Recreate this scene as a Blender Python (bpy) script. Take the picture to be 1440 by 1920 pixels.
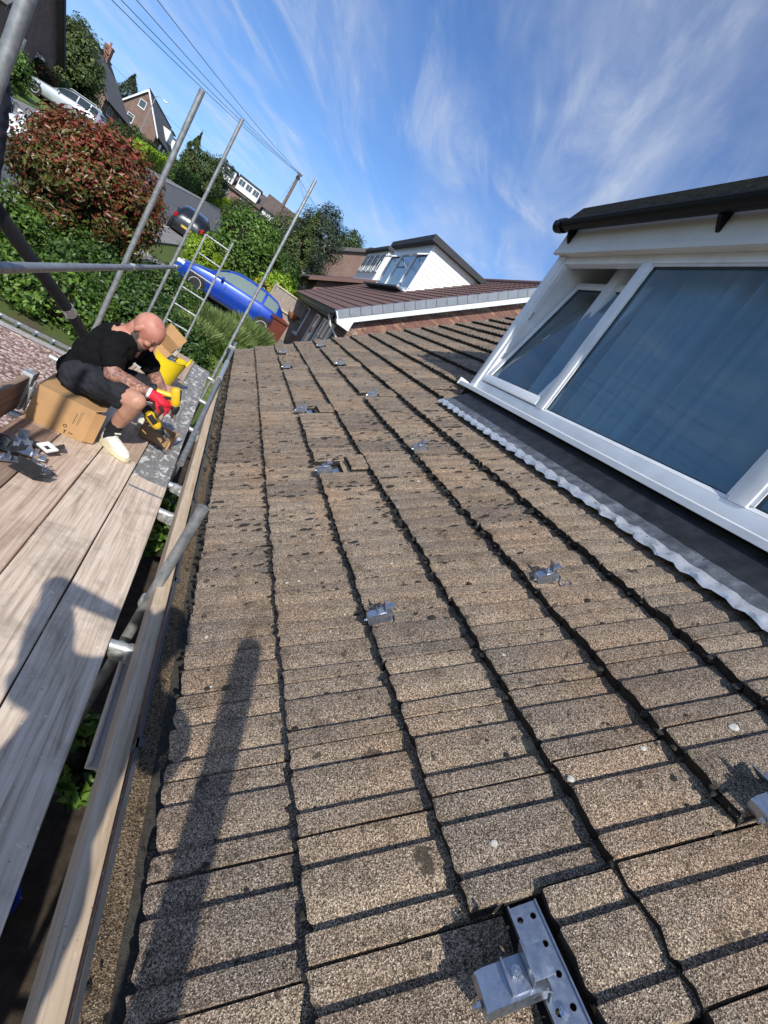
import bpy, bmesh, math, random
import numpy as np
from mathutils import Vector, Matrix, noise as mnoise
R = math.radians
SC = bpy.context.scene
COL = SC.collection
for _o in list(bpy.data.objects):
    bpy.data.objects.remove(_o, do_unlink=True)

# ------------------------------------------------------------------ camera
# world: X = up the roof slope (away from the street), Y = along the eave, Z = up, 0 = scaffold deck
cam = bpy.data.cameras.new('camera')
cam_o = bpy.data.objects.new('camera', cam)
COL.objects.link(cam_o)
cam.sensor_fit = 'VERTICAL'
cam.sensor_height = 36.0
cam.lens = 906.96 / 1920 * 36.0
cam.clip_start = 0.02
cam.clip_end = 3000
CR = (0.79233264, -0.24338156, 0.55944115)
CD = (0.42534178, -0.43701461, -0.79252924)
CF = (0.43737096, 0.86590048, -0.2427406)
cam_o.matrix_world = Matrix(((CR[0], -CD[0], -CF[0], 0.0), (CR[1], -CD[1], -CF[1], 0.0),
                             (CR[2], -CD[2], -CF[2], 1.48), (0, 0, 0, 1)))
SC.camera = cam_o

# ------------------------------------------------------------------ world + sun
SUN_EL, SUN_AZ = R(37), R(9)          # light travels towards +Y, a little towards +X
sun_dir = Vector((-math.sin(SUN_AZ) * math.cos(SUN_EL), -math.cos(SUN_AZ) * math.cos(SUN_EL), math.sin(SUN_EL)))
W = bpy.data.worlds.new('World')
SC.world = W
W.use_nodes = True
wn, wl = W.node_tree.nodes, W.node_tree.links
bg = wn['Background']
sky = wn.new('ShaderNodeTexSky')
sky.sky_type = 'NISHITA'
sky.sun_disc = False
sky.sun_elevation = SUN_EL
sky.sun_rotation = math.atan2(sun_dir.x, sun_dir.y)
sky.altitude = 150
sky.air_density = 1.0
sky.dust_density = 1.1
sky.ozone_density = 2.2
tc = wn.new('ShaderNodeTexCoord')
sep = wn.new('ShaderNodeSeparateXYZ')
wl.new(tc.outputs['Generated'], sep.inputs[0])

def wmath(op, a, b=None, clamp=False):
    m = wn.new('ShaderNodeMath'); m.operation = op; m.use_clamp = clamp
    for i, v in enumerate((a, b)):
        if v is None: continue
        if isinstance(v, (int, float)): m.inputs[i].default_value = v
        else: wl.new(v, m.inputs[i])
    return m.outputs[0]
zz = wmath('MAXIMUM', wmath('ADD', sep.outputs[2], 0.06), 0.03)
comb = wn.new('ShaderNodeCombineXYZ')
wl.new(wmath('DIVIDE', sep.outputs[0], zz), comb.inputs[0])
wl.new(wmath('DIVIDE', sep.outputs[1], zz), comb.inputs[1])

def wnoise(scale, rot, sx, sy, detail=6, rough=.6, dist=0., loc=(0, 0, 0)):
    mp = wn.new('ShaderNodeMapping'); mp.vector_type = 'TEXTURE'
    mp.inputs['Rotation'].default_value = (0, 0, R(rot))
    mp.inputs['Scale'].default_value = (1 / sx, 1 / sy, 1)
    mp.inputs['Location'].default_value = loc
    wl.new(comb.outputs[0], mp.inputs[0])
    n = wn.new('ShaderNodeTexNoise')
    n.inputs['Scale'].default_value = scale
    n.inputs['Detail'].default_value = detail
    n.inputs['Roughness'].default_value = rough
    n.inputs['Distortion'].default_value = dist
    wl.new(mp.outputs[0], n.inputs['Vector'])
    return n.outputs[0]

def wrange(v, a, b, c=0., d=1.):
    m = wn.new('ShaderNodeMapRange'); m.interpolation_type = 'SMOOTHSTEP'
    for i, x in zip((1, 2, 3, 4), (a, b, c, d)): m.inputs[i].default_value = x
    wl.new(v, m.inputs[0]); return m.outputs[0]
wisp = wrange(wnoise(3.4, -24, 1.0, .24, 8, .64, 1.1, (3.1, .4, 0)), .42, .78)
patch = wrange(wnoise(1.3, 10, 1, .8, 3, .5, .3, (.9, 2.1, 0)), .34, .60)
veil = wrange(wnoise(1.7, -30, .9, .35, 5, .6, .5, (7.7, 1.1, 0)), .36, .82)
puff = wrange(wnoise(2.3, -60, .75, .45, 8, .58, .25, (1.4, 8.2, 0)), .60, .80)
cl = wmath('ADD', wmath('MULTIPLY', wmath('MULTIPLY', wisp, patch), .50), wmath('MULTIPLY', veil, .36))
cl = wmath('ADD', cl, wmath('MULTIPLY', puff, .5))
cl = wmath('MINIMUM', cl, .85)
mixc = wn.new('ShaderNodeMix'); mixc.data_type = 'RGBA'
wl.new(cl, mixc.inputs[0])
tint = wn.new('ShaderNodeMix'); tint.data_type = 'RGBA'; tint.blend_type = 'MULTIPLY'
tint.inputs[0].default_value = 1.0
tint.inputs[7].default_value = (0.70, 0.93, 1.27, 1)
wl.new(sky.outputs[0], tint.inputs[6])
wl.new(tint.outputs[2], mixc.inputs[6])
mixc.inputs[7].default_value = (5.6, 6.1, 6.9, 1)
wl.new(mixc.outputs[2], bg.inputs[0])
bg.inputs[1].default_value = 0.115

sl = bpy.data.lights.new('sun', 'SUN')
sl.energy = 4.3
sl.angle = R(0.53)
sl.color = (1.0, 0.955, 0.88)
sun_o = bpy.data.objects.new('sun', sl)
COL.objects.link(sun_o)
sun_o.location = sun_dir * 60
sun_o.rotation_euler = sun_dir.to_track_quat('Z', 'Y').to_euler()

SC.view_settings.view_transform = 'Standard'
SC.view_settings.look = 'None'
SC.view_settings.gamma = 1.0
SC.view_settings.use_curve_mapping = False
SC.view_settings.exposure = 0.15
SC.cycles.max_bounces = 6
SC.cycles.transparent_max_bounces = 8
SC.cycles.sample_clamp_indirect = 6

# ------------------------------------------------------------------ helpers
rng = random.Random(7)

def tag(o, label=None, cat=None, group=None, kind=None):
    if label: o['label'] = label
    if cat: o['category'] = cat
    if group: o['group'] = group
    if kind: o['kind'] = kind
    return o

def thing(name, loc=(0, 0, 0), label=None, cat=None, group=None, rz=0.0):
    o = bpy.data.objects.new(name, None)
    COL.objects.link(o)
    o.empty_display_size = .1
    o.location = loc
    o.rotation_euler = (0, 0, rz)
    return tag(o, label, cat, group)

def basis(d):
    d = Vector(d).normalized()
    a = Vector((0, 0, 1)) if abs(d.z) < .9 else Vector((1, 0, 0))
    x = d.cross(a).normalized()
    return x, x.cross(d).normalized()

class MB:
    """collects geometry; build() links it as one mesh object"""
    def __init__(s, M=None):
        s.v = []; s.f = []; s.mi = []; s.M = M; s.cur = 0
    def add(s, vs, fs):
        b = len(s.v)
        if s.M is not None: vs = [s.M @ Vector(v) for v in vs]
        s.v += [tuple(v) for v in vs]
        s.f += [tuple(i + b for i in f) for f in fs]
        s.mi += [s.cur] * len(fs)
        return s
    def box(s, lo, hi, M=None, bev=0.0):
        (x0, y0, z0), (x1, y1, z1) = lo, hi
        if bev <= 0:
            vs = [(x0, y0, z0), (x1, y0, z0), (x1, y1, z0), (x0, y1, z0), (x0, y0, z1), (x1, y0, z1), (x1, y1, z1), (x0, y1, z1)]
            fs = [(3, 2, 1, 0), (4, 5, 6, 7), (0, 1, 5, 4), (1, 2, 6, 5), (2, 3, 7, 6), (3, 0, 4, 7)]
        else:
            bm = bmesh.new()
            bmesh.ops.create_cube(bm, size=1)
            for v in bm.verts:
                v.co = Vector(((x0 + x1) / 2 + v.co.x * (x1 - x0), (y0 + y1) / 2 + v.co.y * (y1 - y0), (z0 + z1) / 2 + v.co.z * (z1 - z0)))
            bmesh.ops.bevel(bm, geom=bm.edges[:], offset=bev, segments=2, affect='EDGES', profile=.6)
            bm.verts.index_update()
            vs = [v.co.copy() for v in bm.verts]; fs = [[v.index for v in f.verts] for f in bm.faces]
            bm.free()
        if M is not None: vs = [M @ Vector(v) for v in vs]
        return s.add(vs, fs)
    def cbox(s, c, size, rz=0, bev=0.0, M=None):
        T = Matrix.Translation(c) @ Matrix.Rotation(rz, 4, 'Z')
        if M is not None: T = Matrix.Translation(c) @ M
        h = [x / 2 for x in size]
        return s.box((-h[0], -h[1], -h[2]), h, T, bev)
    def tube(s, p0, p1, r0, r1=None, seg=12, cap=True, hollow=0.0):
        r1 = r0 if r1 is None else r1
        return s.path([p0, p1], [r0, r1], seg, cap)
    def path(s, pts, rs, seg=8, cap=True):
        pts = [Vector(p) for p in pts]
        if isinstance(rs, (int, float)): rs = [rs] * len(pts)
        vs = []; fs = []; x = None
        for i, p in enumerate(pts):
            d = (pts[min(i + 1, len(pts) - 1)] - pts[max(i - 1, 0)])
            if d.length < 1e-9: d = Vector((0, 0, 1))
            d.normalize()
            if x is None: x, y = basis(d)
            else:
                x = (x - d * x.dot(d)).normalized(); 
            y = d.cross(x).normalized()
            for k in range(seg):
                a = 2 * math.pi * k / seg
                vs.append(p + (x * math.cos(a) + y * math.sin(a)) * rs[i])
        for i in range(len(pts) - 1):
            for k in range(seg):
                a, b = i * seg + k, i * seg + (k + 1) % seg
                fs.append((a, b, b + seg, a + seg))
        if cap:
            fs.append(tuple(range(seg))[::-1])
            fs.append(tuple((len(pts) - 1) * seg + k for k in range(seg)))
        return s.add(vs, fs)
    def lathe(s, prof, seg=20, M=None, closed=False):
        vs = []; fs = []
        for (r, z) in prof:
            for k in range(seg):
                a = 2 * math.pi * k / seg
                vs.append((r * math.cos(a), r * math.sin(a), z))
        for i in range(len(prof) - 1):
            for k in range(seg):
                a, b = i * seg + k, i * seg + (k + 1) % seg
                fs.append((a, b, b + seg, a + seg))
        if prof[0][0] > 1e-6: fs.append(tuple(range(seg))[::-1])
        if prof[-1][0] > 1e-6: fs.append(tuple((len(prof) - 1) * seg + k for k in range(seg)))
        if M is not None: vs = [M @ Vector(v) for v in vs]
        return s.add(vs, fs)
    def prism(s, poly, o, ax, ay, dz):
        """extrude the 2D outline poly (in axes ax, ay from o) by the vector dz"""
        o, ax, ay, dz = Vector(o), Vector(ax), Vector(ay), Vector(dz)
        n = len(poly)
        lo = [o + ax * a + ay * b for a, b in poly]
        vs = lo + [p + dz for p in lo]
        fs = [tuple(range(n))[::-1], tuple(range(n, 2 * n))]
        fs += [(i, (i + 1) % n, n + (i + 1) % n, n + i) for i in range(n)]
        return s.add(vs, fs)
    def ico(s, c, r, sub=1, jit=0.0, sq=(1, 1, 1), rnd=None):
        bm = bmesh.new()
        bmesh.ops.create_icosphere(bm, subdivisions=sub, radius=1)
        rnd = rnd or rng
        bm.verts.index_update()
        vs = []
        for v in bm.verts:
            k = 1 + (rnd.random() - .5) * 2 * jit
            vs.append((c[0] + v.co.x * r * sq[0] * k, c[1] + v.co.y * r * sq[1] * k, c[2] + v.co.z * r * sq[2] * k))
        fs = [[v.index for v in f.verts] for f in bm.faces]
        bm.free()
        return s.add(vs, fs)
    def mesh(s, name, smooth=False, mats=()):
        me = bpy.data.meshes.new(name)
        me.from_pydata(s.v, [], s.f)
        for m in mats: me.materials.append(m)
        if len(mats) > 1:
            me.polygons.foreach_set('material_index', s.mi)
        bm = bmesh.new(); bm.from_mesh(me)
        bmesh.ops.recalc_face_normals(bm, faces=bm.faces[:])
        bm.to_mesh(me); bm.free()
        if smooth:
            me.polygons.foreach_set('use_smooth', [True] * len(me.polygons))
            try: me.set_sharp_from_angle(angle=R(40))
            except Exception: pass
        me.update()
        return me
    def build(s, name, mat, parent=None, smooth=False, loc=None):
        mats = mat if isinstance(mat, (list, tuple)) else [mat]
        o = bpy.data.objects.new(name, s.mesh(name, smooth, mats))
        COL.objects.link(o)
        if parent is not None: o.parent = parent
        if loc is not None: o.location = loc
        return o

def link_mesh(name, me, parent=None, M=None):
    o = bpy.data.objects.new(name, me)
    COL.objects.link(o)
    if parent is not None: o.parent = parent
    if M is not None: o.matrix_local = M
    return o

def copy_tree(o, parent=None):
    c = o.copy(); COL.objects.link(c); c.parent = parent
    for ch in list(o.children): copy_tree(ch, c)
    return c

# ------------------------------------------------------------------ materials
class NT:
    def __init__(s, name):
        s.m = bpy.data.materials.new(name); s.m.use_nodes = True
        s.n, s.l = s.m.node_tree.nodes, s.m.node_tree.links
        s.p = s.n['Principled BSDF']
        s._g = s._t = None
    def pos(s):
        if s._g is None: s._g = s.n.new('ShaderNodeNewGeometry')
        return s._g.outputs['Position']
    def obj(s):
        if s._t is None: s._t = s.n.new('ShaderNodeTexCoord')
        return s._t.outputs['Object']
    def mapping(s, v, scale=(1, 1, 1), rot=(0, 0, 0), loc=(0, 0, 0)):
        m = s.n.new('ShaderNodeMapping'); s.l.new(v, m.inputs[0])
        m.inputs['Scale'].default_value = scale; m.inputs['Rotation'].default_value = rot; m.inputs['Location'].default_value = loc
        return m.outputs[0]
    def noise(s, v, scale, detail=4, rough=.55, dist=0):
        n = s.n.new('ShaderNodeTexNoise'); s.l.new(v, n.inputs['Vector'])
        n.inputs['Scale'].default_value = scale; n.inputs['Detail'].default_value = detail
        n.inputs['Roughness'].default_value = rough; n.inputs['Distortion'].default_value = dist
        return n.outputs[0]
    def voro(s, v, scale, out='Color', feat='F1'):
        n = s.n.new('ShaderNodeTexVoronoi'); s.l.new(v, n.inputs['Vector']); n.feature = feat
        n.inputs['Scale'].default_value = scale
        return n.outputs[out]
    def ramp(s, v, stops, interp='LINEAR'):
        n = s.n.new('ShaderNodeValToRGB'); s.l.new(v, n.inputs[0]); e = n.color_ramp.elements
        n.color_ramp.interpolation = interp
        while len(e) < len(stops): e.new(.5)
        for el, (p, c) in zip(e, stops):
            el.position = p; el.color = tuple(c) + (1,) if len(c) == 3 else c
        return n.outputs[0]
    def val(s, v, a, b, c=0., d=1.):
        m = s.n.new('ShaderNodeMapRange'); s.l.new(v, m.inputs[0])
        for i, x in zip((1, 2, 3, 4), (a, b, c, d)): m.inputs[i].default_value = x
        return m.outputs[0]
    def math(s, op, a, b):
        m = s.n.new('ShaderNodeMath'); m.operation = op
        for i, v in enumerate((a, b)):
            if isinstance(v, (int, float)): m.inputs[i].default_value = v
            else: s.l.new(v, m.inputs[i])
        return m.outputs[0]
    def mix(s, f, a, b, mode='MIX'):
        m = s.n.new('ShaderNodeMix'); m.data_type = 'RGBA'; m.blend_type = mode
        for i, v in ((0, f), (6, a), (7, b)):
            if isinstance(v, (int, float)): m.inputs[i].default_value = v
            elif isinstance(v, tuple): m.inputs[i].default_value = tuple(v) + (1,) if len(v) == 3 else v
            else: s.l.new(v, m.inputs[i])
        return m.outputs[2]
    def rnd(s):
        n = s.n.new('ShaderNodeObjectInfo'); return n.outputs['Random']
    def attr(s, name):
        n = s.n.new('ShaderNodeAttribute'); n.attribute_name = name; return n
    def bump(s, h, st=.3, dist=.01):
        b = s.n.new('ShaderNodeBump'); b.inputs['Strength'].default_value = st; b.inputs['Distance'].default_value = dist
        s.l.new(h, b.inputs['Height']); s.l.new(b.outputs[0], s.p.inputs['Normal'])
    def done(s, col=None, rough=.6, metal=0., spec=.5):
        if col is not None:
            if isinstance(col, tuple): s.p.inputs['Base Color'].default_value = tuple(col) + (1,)
            else: s.l.new(col, s.p.inputs['Base Color'])
        if isinstance(rough, (int, float)): s.p.inputs['Roughness'].default_value = rough
        else: s.l.new(rough, s.p.inputs['Roughness'])
        s.p.inputs['Metallic'].default_value = metal
        s.p.inputs['Specular IOR Level'].default_value = spec
        return s.m

def m_plain(name, col, rough=.6, metal=0., var=.18, scale=6., bump=0., bscale=60, spec=.5):
    t = NT(name)
    n = t.noise(t.pos(), scale, 5, .6)
    a = tuple(c * (1 - var) for c in col); b = tuple(min(1, c * (1 + var)) for c in col)
    c = t.ramp(n, [(.3, a), (.7, b)])
    if bump: t.bump(t.noise(t.pos(), bscale, 3), bump, .004)
    return t.done(c, rough, metal, spec)

def m_tile(name='roof_tile_aggregate', tint=(1.03, .99, .96), grain=2.1):
    t = NT(name); p = t.pos()
    vc = t.voro(p, 210 * grain)
    sp = t.n.new('ShaderNodeSeparateColor'); t.l.new(vc, sp.inputs[0])
    c = t.ramp(sp.outputs[0], [(0, (.045, .037, .030)), (.24, (.105, .086, .068)), (.48, (.24, .20, .155)), (.74, (.38, .32, .255)), (.91, (.50, .435, .355)), (1, (.72, .66, .56))])
    n2 = t.noise(p, 95 * grain, 3, .6)
    c = t.mix(1., c, t.ramp(n2, [(.30, (.48, .46, .44)), (.52, (1., 1., 1.)), (.7, (1.22, 1.2, 1.15))]), 'MULTIPLY')
    big = t.noise(p, 2.3, 4, .55)
    c = t.mix(t.val(big, .42, .7, 0, .75), c, t.mix(1., c, (1.16, 1.0, .87), 'MULTIPLY'))
    blot = t.noise(p, 8.5, 5, .65)
    c = t.mix(t.val(blot, .52, .72, 0, .62), c, t.mix(1., c, (.34, .33, .31), 'MULTIPLY'))
    st = t.noise(t.mapping(p, (3, 26, 3)), 1., 4, .6)
    c = t.mix(t.val(st, .52, .72, 0, .45), c, t.mix(1., c, (.5, .48, .45), 'MULTIPLY'))
    dk = t.noise(p, 19, 3, .55, .4)
    c = t.mix(t.val(dk, .655, .70, 0, .85), c, (.050, .042, .034))
    lich = t.noise(p, 14, 2, .5)
    c = t.mix(t.val(lich, .70, .78, 0, .45), c, (.46, .40, .24))
    c = t.mix(1., c, t.ramp(t.rnd(), [(0, (.74, .74, .76)), (.3, (.92, .90, .88)), (.7, (1.04, 1.0, .96)), (1, (1.20, 1.14, 1.06))]), 'MULTIPLY')
    if tint != (1, 1, 1): c = t.mix(1., c, tint, 'MULTIPLY')
    h = t.math('ADD', t.voro(p, 210 * grain, 'Distance'), t.math('MULTIPLY', n2, 1.2))
    t.bump(h, .55, .004)
    return t.done(c, .9, 0, .25)

def m_wood(name, cols, axis='y', rough=.8, dirt=.35, grain=1.):
    t = NT(name); p = t.obj()
    sc = {'y': (60, 2.2, 60), 'x': (2.2, 60, 60), 'z': (60, 60, 2.2)}[axis]
    off = t.n.new('ShaderNodeVectorMath'); off.operation = 'ADD'
    t.l.new(p, off.inputs[0])
    cmb = t.n.new('ShaderNodeCombineXYZ'); r = t.rnd()
    for i, k in enumerate((7.3, 3.1, 5.7)): t.l.new(t.math('MULTIPLY', r, k), cmb.inputs[i])
    t.l.new(cmb.outputs[0], off.inputs[1]); p = off.outputs[0]
    g = t.noise(t.mapping(p, tuple(s * grain for s in sc)), 1., 5, .62, .6)
    c = t.ramp(g, [(.28, cols[0]), (.46, cols[1]), (.62, cols[2]), (.8, cols[1])])
    st = t.noise(p, 4.5, 5, .65, .4)
    c = t.mix(t.val(st, .5, .72, 0, dirt), c, tuple(x * .45 for x in cols[0]))
    st2 = t.noise(p, 23, 3, .6)
    c = t.mix(t.val(st2, .66, .74, 0, .5), c, tuple(min(1, x * 1.5) for x in cols[2]))
    sp = t.noise(p, 70, 2, .5)
    c = t.mix(t.val(sp, .70, .76, 0, .6), c, tuple(x * .35 for x in cols[0]))
    t.bump(t.math('ADD', g, t.math('MULTIPLY', st2, .4)), .35, .003)
    return t.done(c, rough, 0, .3)

def m_metal(name, col, rough=.4, metal=.9, var=.25, scale=25):
    t = NT(name); p = t.obj()
    n = t.noise(p, scale, 5, .65)
    c = t.ramp(n, [(.3, tuple(x * (1 - var) for x in col)), (.7, tuple(min(1, x * (1 + var)) for x in col))])
    rr = t.val(t.noise(p, scale * 2.3, 3), .3, .7, max(.05, rough - .13), rough + .15)
    t.bump(n, .08, .002)
    return t.done(c, rr, metal)

def m_leaf(name, cols, rough=.45, trans=.32):
    cols = [tuple(min(1., x * k) for x, k in zip(c, (1.75, 1.7, 1.5))) for c in cols]
    """leaf colours picked per leaf by the face attribute rnd"""
    t = NT(name); a = t.attr('rnd')
    n = len(cols)
    c = t.ramp(a.outputs['Fac'], [(i / max(1, n - 1), x) for i, x in enumerate(cols)])
    b = t.noise(t.pos(), 1.3, 3)
    c = t.mix(1., c, t.ramp(b, [(.3, (.72, .74, .7)), (.7, (1.2, 1.2, 1.1))]), 'MULTIPLY')
    m = t.done(c, rough, 0, .5)
    if trans:
        tr = t.n.new('ShaderNodeBsdfTranslucent'); t.l.new(c, tr.inputs[0])
        mx = t.n.new('ShaderNodeMixShader'); mx.inputs[0].default_value = trans
        t.l.new(t.p.outputs[0], mx.inputs[1]); t.l.new(tr.outputs[0], mx.inputs[2])
        t.l.new(mx.outputs[0], t.n['Material Output'].inputs[0])
    return m

def m_glass(name, tint=(.02, .03, .035), rough=.03):
    """window glass that lets the inside show through and mirrors the sky"""
    t = NT(name)
    tr = t.n.new('ShaderNodeBsdfTransparent'); tr.inputs[0].default_value = (.43, .58, .66, 1)
    gl = t.n.new('ShaderNodeBsdfGlossy'); gl.inputs['Roughness'].default_value = rough
    gl.inputs[0].default_value = (.92, .96, 1, 1)
    fr = t.n.new('ShaderNodeLayerWeight'); fr.inputs[0].default_value = .5
    mx = t.n.new('ShaderNodeMixShader')
    t.l.new(t.val(t.math('POWER', fr.outputs['Facing'], 4.0), 0, 1, .06, 1.), mx.inputs[0]); t.l.new(tr.outputs[0], mx.inputs[1]); t.l.new(gl.outputs[0], mx.inputs[2])
    t.l.new(mx.outputs[0], t.n['Material Output'].inputs[0])
    return t.m

def m_brick(name, a, b, mortar=(.32, .29, .25), scale=1.0):
    """far brickwork, bricks too small to tell apart"""
    t = NT(name)
    g = t.n.new('ShaderNodeNewGeometry')
    s2 = t.n.new('ShaderNodeSeparateXYZ'); t.l.new(g.outputs['Position'], s2.inputs[0])
    cm = t.n.new('ShaderNodeCombineXYZ')
    t.l.new(t.math('ADD', s2.outputs[0], s2.outputs[1]), cm.inputs[0]); t.l.new(s2.outputs[2], cm.inputs[1])
    br = t.n.new('ShaderNodeTexBrick'); t.l.new(cm.outputs[0], br.inputs['Vector'])
    br.inputs['Color1'].default_value = tuple(a) + (1,); br.inputs['Color2'].default_value = tuple(b) + (1,)
    br.inputs['Mortar'].default_value = tuple(mortar) + (1,)
    br.inputs['Scale'].default_value = 1.0 * scale; br.inputs['Brick Width'].default_value = .225
    br.inputs['Row Height'].default_value = .075; br.inputs['Mortar Size'].default_value = .008
    c = t.mix(1., br.outputs[0], t.ramp(t.noise(g.outputs['Position'], 1.5, 4), [(.3, (.8, .8, .8)), (.7, (1.15, 1.12, 1.1))]), 'MULTIPLY')
    return t.done(c, .85, 0, .2)

M = {}
M['tile'] = m_tile()
M['under'] = m_plain('roof_underlay', (.035, .028, .022), .9, var=.4, scale=30)
M['batten'] = m_wood('roof_batten', [(.24, .17, .11), (.38, .28, .18), (.46, .35, .24)], 'y')
M['moss'] = m_plain('dark_moss', (.030, .027, .021), .95, var=.5, scale=90, bump=.8, bscale=300)
M['lichen'] = m_plain('pale_lichen', (.55, .53, .47), .9, var=.25, scale=120)
M['board'] = [m_wood('board_pink', [(.33, .225, .16), (.56, .41, .31), (.70, .55, .43)], dirt=.4),
              m_wood('board_grey', [(.35, .265, .195), (.60, .475, .365), (.76, .63, .50)], dirt=.5),
              m_wood('board_tan', [(.31, .20, .13), (.44, .31, .22), (.54, .40, .30)], dirt=.25),
              m_wood('board_brown', [(.17, .10, .07), (.26, .17, .125), (.34, .24, .18)], dirt=.4)]
def _bw():
    t = NT('board_splattered'); p = t.pos()
    g = t.noise(t.mapping(p, (40, 3, 40)), 1, 4, .6)
    c = t.ramp(g, [(.3, (.15, .145, .135)), (.7, (.27, .26, .245))])
    s1 = t.noise(t.mapping(p, (16, 9, 9)), 1.0, 5, .62, .8)
    c = t.mix(t.val(s1, .53, .60), c, (.62, .60, .56))
    c = t.mix(t.val(t.noise(p, 55, 3, .6), .60, .68, 0, .8), c, (.66, .64, .6))
    t.bump(s1, .3, .004)
    return t.done(c, .75)
M['board_splat'] = _bw()
M['batten_new'] = m_wood('new_timber', [(.37, .27, .17), (.53, .41, .29), (.62, .50, .37)], dirt=.2)
M['steel'] = m_metal('galvanised_tube', (.30, .31, .315), .5, .55, .35, 18)
M['steel_lt'] = m_metal('galvanised_fitting', (.50, .51, .50), .45, .6, .3, 40)
M['alu'] = m_metal('aluminium', (.66, .68, .70), .33, .9, .12, 30)
M['alu_dark'] = m_metal('mill_aluminium', (.42, .46, .52), .36, .9, .15, 30)
M['stainless'] = m_metal('stainless', (.72, .73, .74), .22, 1., .1, 50)
M['black_steel'] = m_metal('black_coated_steel', (.045, .047, .05), .45, .4, .2, 40)
M['black_pvc'] = m_plain('black_pvc', (.005, .006, .008), .35, var=.2, scale=20, spec=.2)
M['grey_pvc'] = m_plain('dark_grey_pvc', (.05, .052, .055), .4, var=.2)
M['upvc'] = m_plain('white_upvc', (.72, .74, .76), .3, var=.09, scale=5)
M['upvc_cream'] = m_plain('cream_fascia', (.62, .60, .55), .35, var=.06, scale=4)
M['gasket'] = m_plain('black_gasket', (.012, .012, .013), .6, var=.1)
M['glass'] = m_glass('window_glass')
M['grit'] = m_tile('gutter_grit', (.52, .49, .44), 1.7)
M['lead_dark'] = m_plain('weathered_lead', (.085, .095, .11), .5, .2, .45, 9, .2, 40)
M['black_foam'] = m_plain('black_foam', (.012, .013, .017), .75, var=.2, bump=.3, bscale=90)
M['navy'] = m_plain('navy_cloth', (.012, .014, .024), .85, var=.25, bump=.3, bscale=120)
M['white'] = m_plain('white_print', (.78, .78, .76), .7, var=.05)
M['red'] = m_plain('red_print', (.60, .02, .03), .6, var=.1)
M['rubber'] = m_plain('tyre_rubber', (.018, .018, .019), .8, var=.2)
# ------------------------------------------------------------------ terrain
def gz(x, y):
    """hillside: the street climbs along +Y"""
    yy = min(max(y, -30), 190)
    z = -2.3 + .1 * yy if yy < 40 else 1.7 + .082 * (yy - 40)
    if y > 190: z += (y - 190) * .02
    if x < -12: z += min(.6, (-12 - x) * .12)
    if x > 14: z += (x - 14) * .03
    return z

def sheet(name, xs, ys, dz, mat, kind='structure', jit=0.0):
    mb = MB(); n = len(ys)
    vs = [(x, y, gz(x, y) + dz + (rng.uniform(-jit, jit) if jit else 0)) for x in xs for y in ys]
    fs = [(i * n + j, (i + 1) * n + j, (i + 1) * n + j + 1, i * n + j + 1) for i in range(len(xs) - 1) for j in range(n - 1)]
    mb.add(vs, fs)
    return tag(mb.build(name, mat, smooth=True), kind=kind)

def ribbon(name, edge_l, edge_r, dz, mat, kind='structure', side=0.0):
    """strip between two plan polylines that follows the hillside"""
    mb = MB(); vs = []
    for (a, b) in zip(edge_l, edge_r):
        vs += [(a[0], a[1], gz(*a) + dz), (b[0], b[1], gz(*b) + dz)]
    k = len(vs)
    fs = [(2 * i, 2 * i + 1, 2 * i + 3, 2 * i + 2) for i in range(len(edge_l) - 1)]
    if side:
        vs += [(v[0], v[1], v[2] - side) for v in vs]
        for i in range(len(edge_l) - 1):
            fs += [(2 * i, 2 * i + 2, k + 2 * i + 2, k + 2 * i), (2 * i + 1, 2 * i + 3, k + 2 * i + 3, k + 2 * i + 1)]
        fs += [(0, 1, k + 1, k)]
    mb.add(vs, fs)
    return tag(mb.build(name, mat, smooth=True), kind=kind)

def m_ground():
    t = NT('garden_ground'); p = t.pos()
    n = t.noise(p, .9, 5, .6); n2 = t.noise(p, 26, 4, .65)
    c = t.mix(n2, (.045, .075, .018), (.115, .15, .04))
    c = t.mix(t.val(n, .5, .66), c, t.mix(n2, (.05, .036, .024), (.15, .11, .075)))
    t.bump(n2, .6, .03)
    return t.done(c, .95, 0, .2)
M['ground'] = m_ground()
M['asphalt'] = m_plain('asphalt', (.085, .085, .088), .85, var=.2, scale=1.2, bump=.3, bscale=150)
M['paving'] = m_plain('pavement', (.21, .20, .19), .85, var=.2, scale=2.5, bump=.2, bscale=120)
M['kerb'] = m_plain('kerb_stone', (.34, .33, .31), .8, var=.15)
M['lawn'] = m_plain('mown_lawn', (.115, .165, .03), .9, var=.35, scale=5, bump=.5, bscale=120)
M['yellow_line'] = m_plain('yellow_paint', (.6, .42, .04), .7)
def m_gravel():
    t = NT('pink_gravel'); p = t.pos()
    v = t.voro(p, 24); sp = t.n.new('ShaderNodeSeparateColor'); t.l.new(v, sp.inputs[0])
    c = t.ramp(sp.outputs[0], [(0, (.16, .09, .075)), (.35, (.33, .21, .175)), (.7, (.48, .35, .30)), (1, (.66, .56, .50))])
    d = t.voro(p, 24, 'Distance')
    c = t.mix(t.val(d, .45, .8), c, (.10, .065, .05))
    t.bump(d, -.9, .03)
    return t.done(c, .9)
M['gravel'] = m_gravel()
M['soil'] = m_plain('dark_soil', (.04, .028, .018), .95, var=.5, scale=12, bump=.6, bscale=40)

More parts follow.
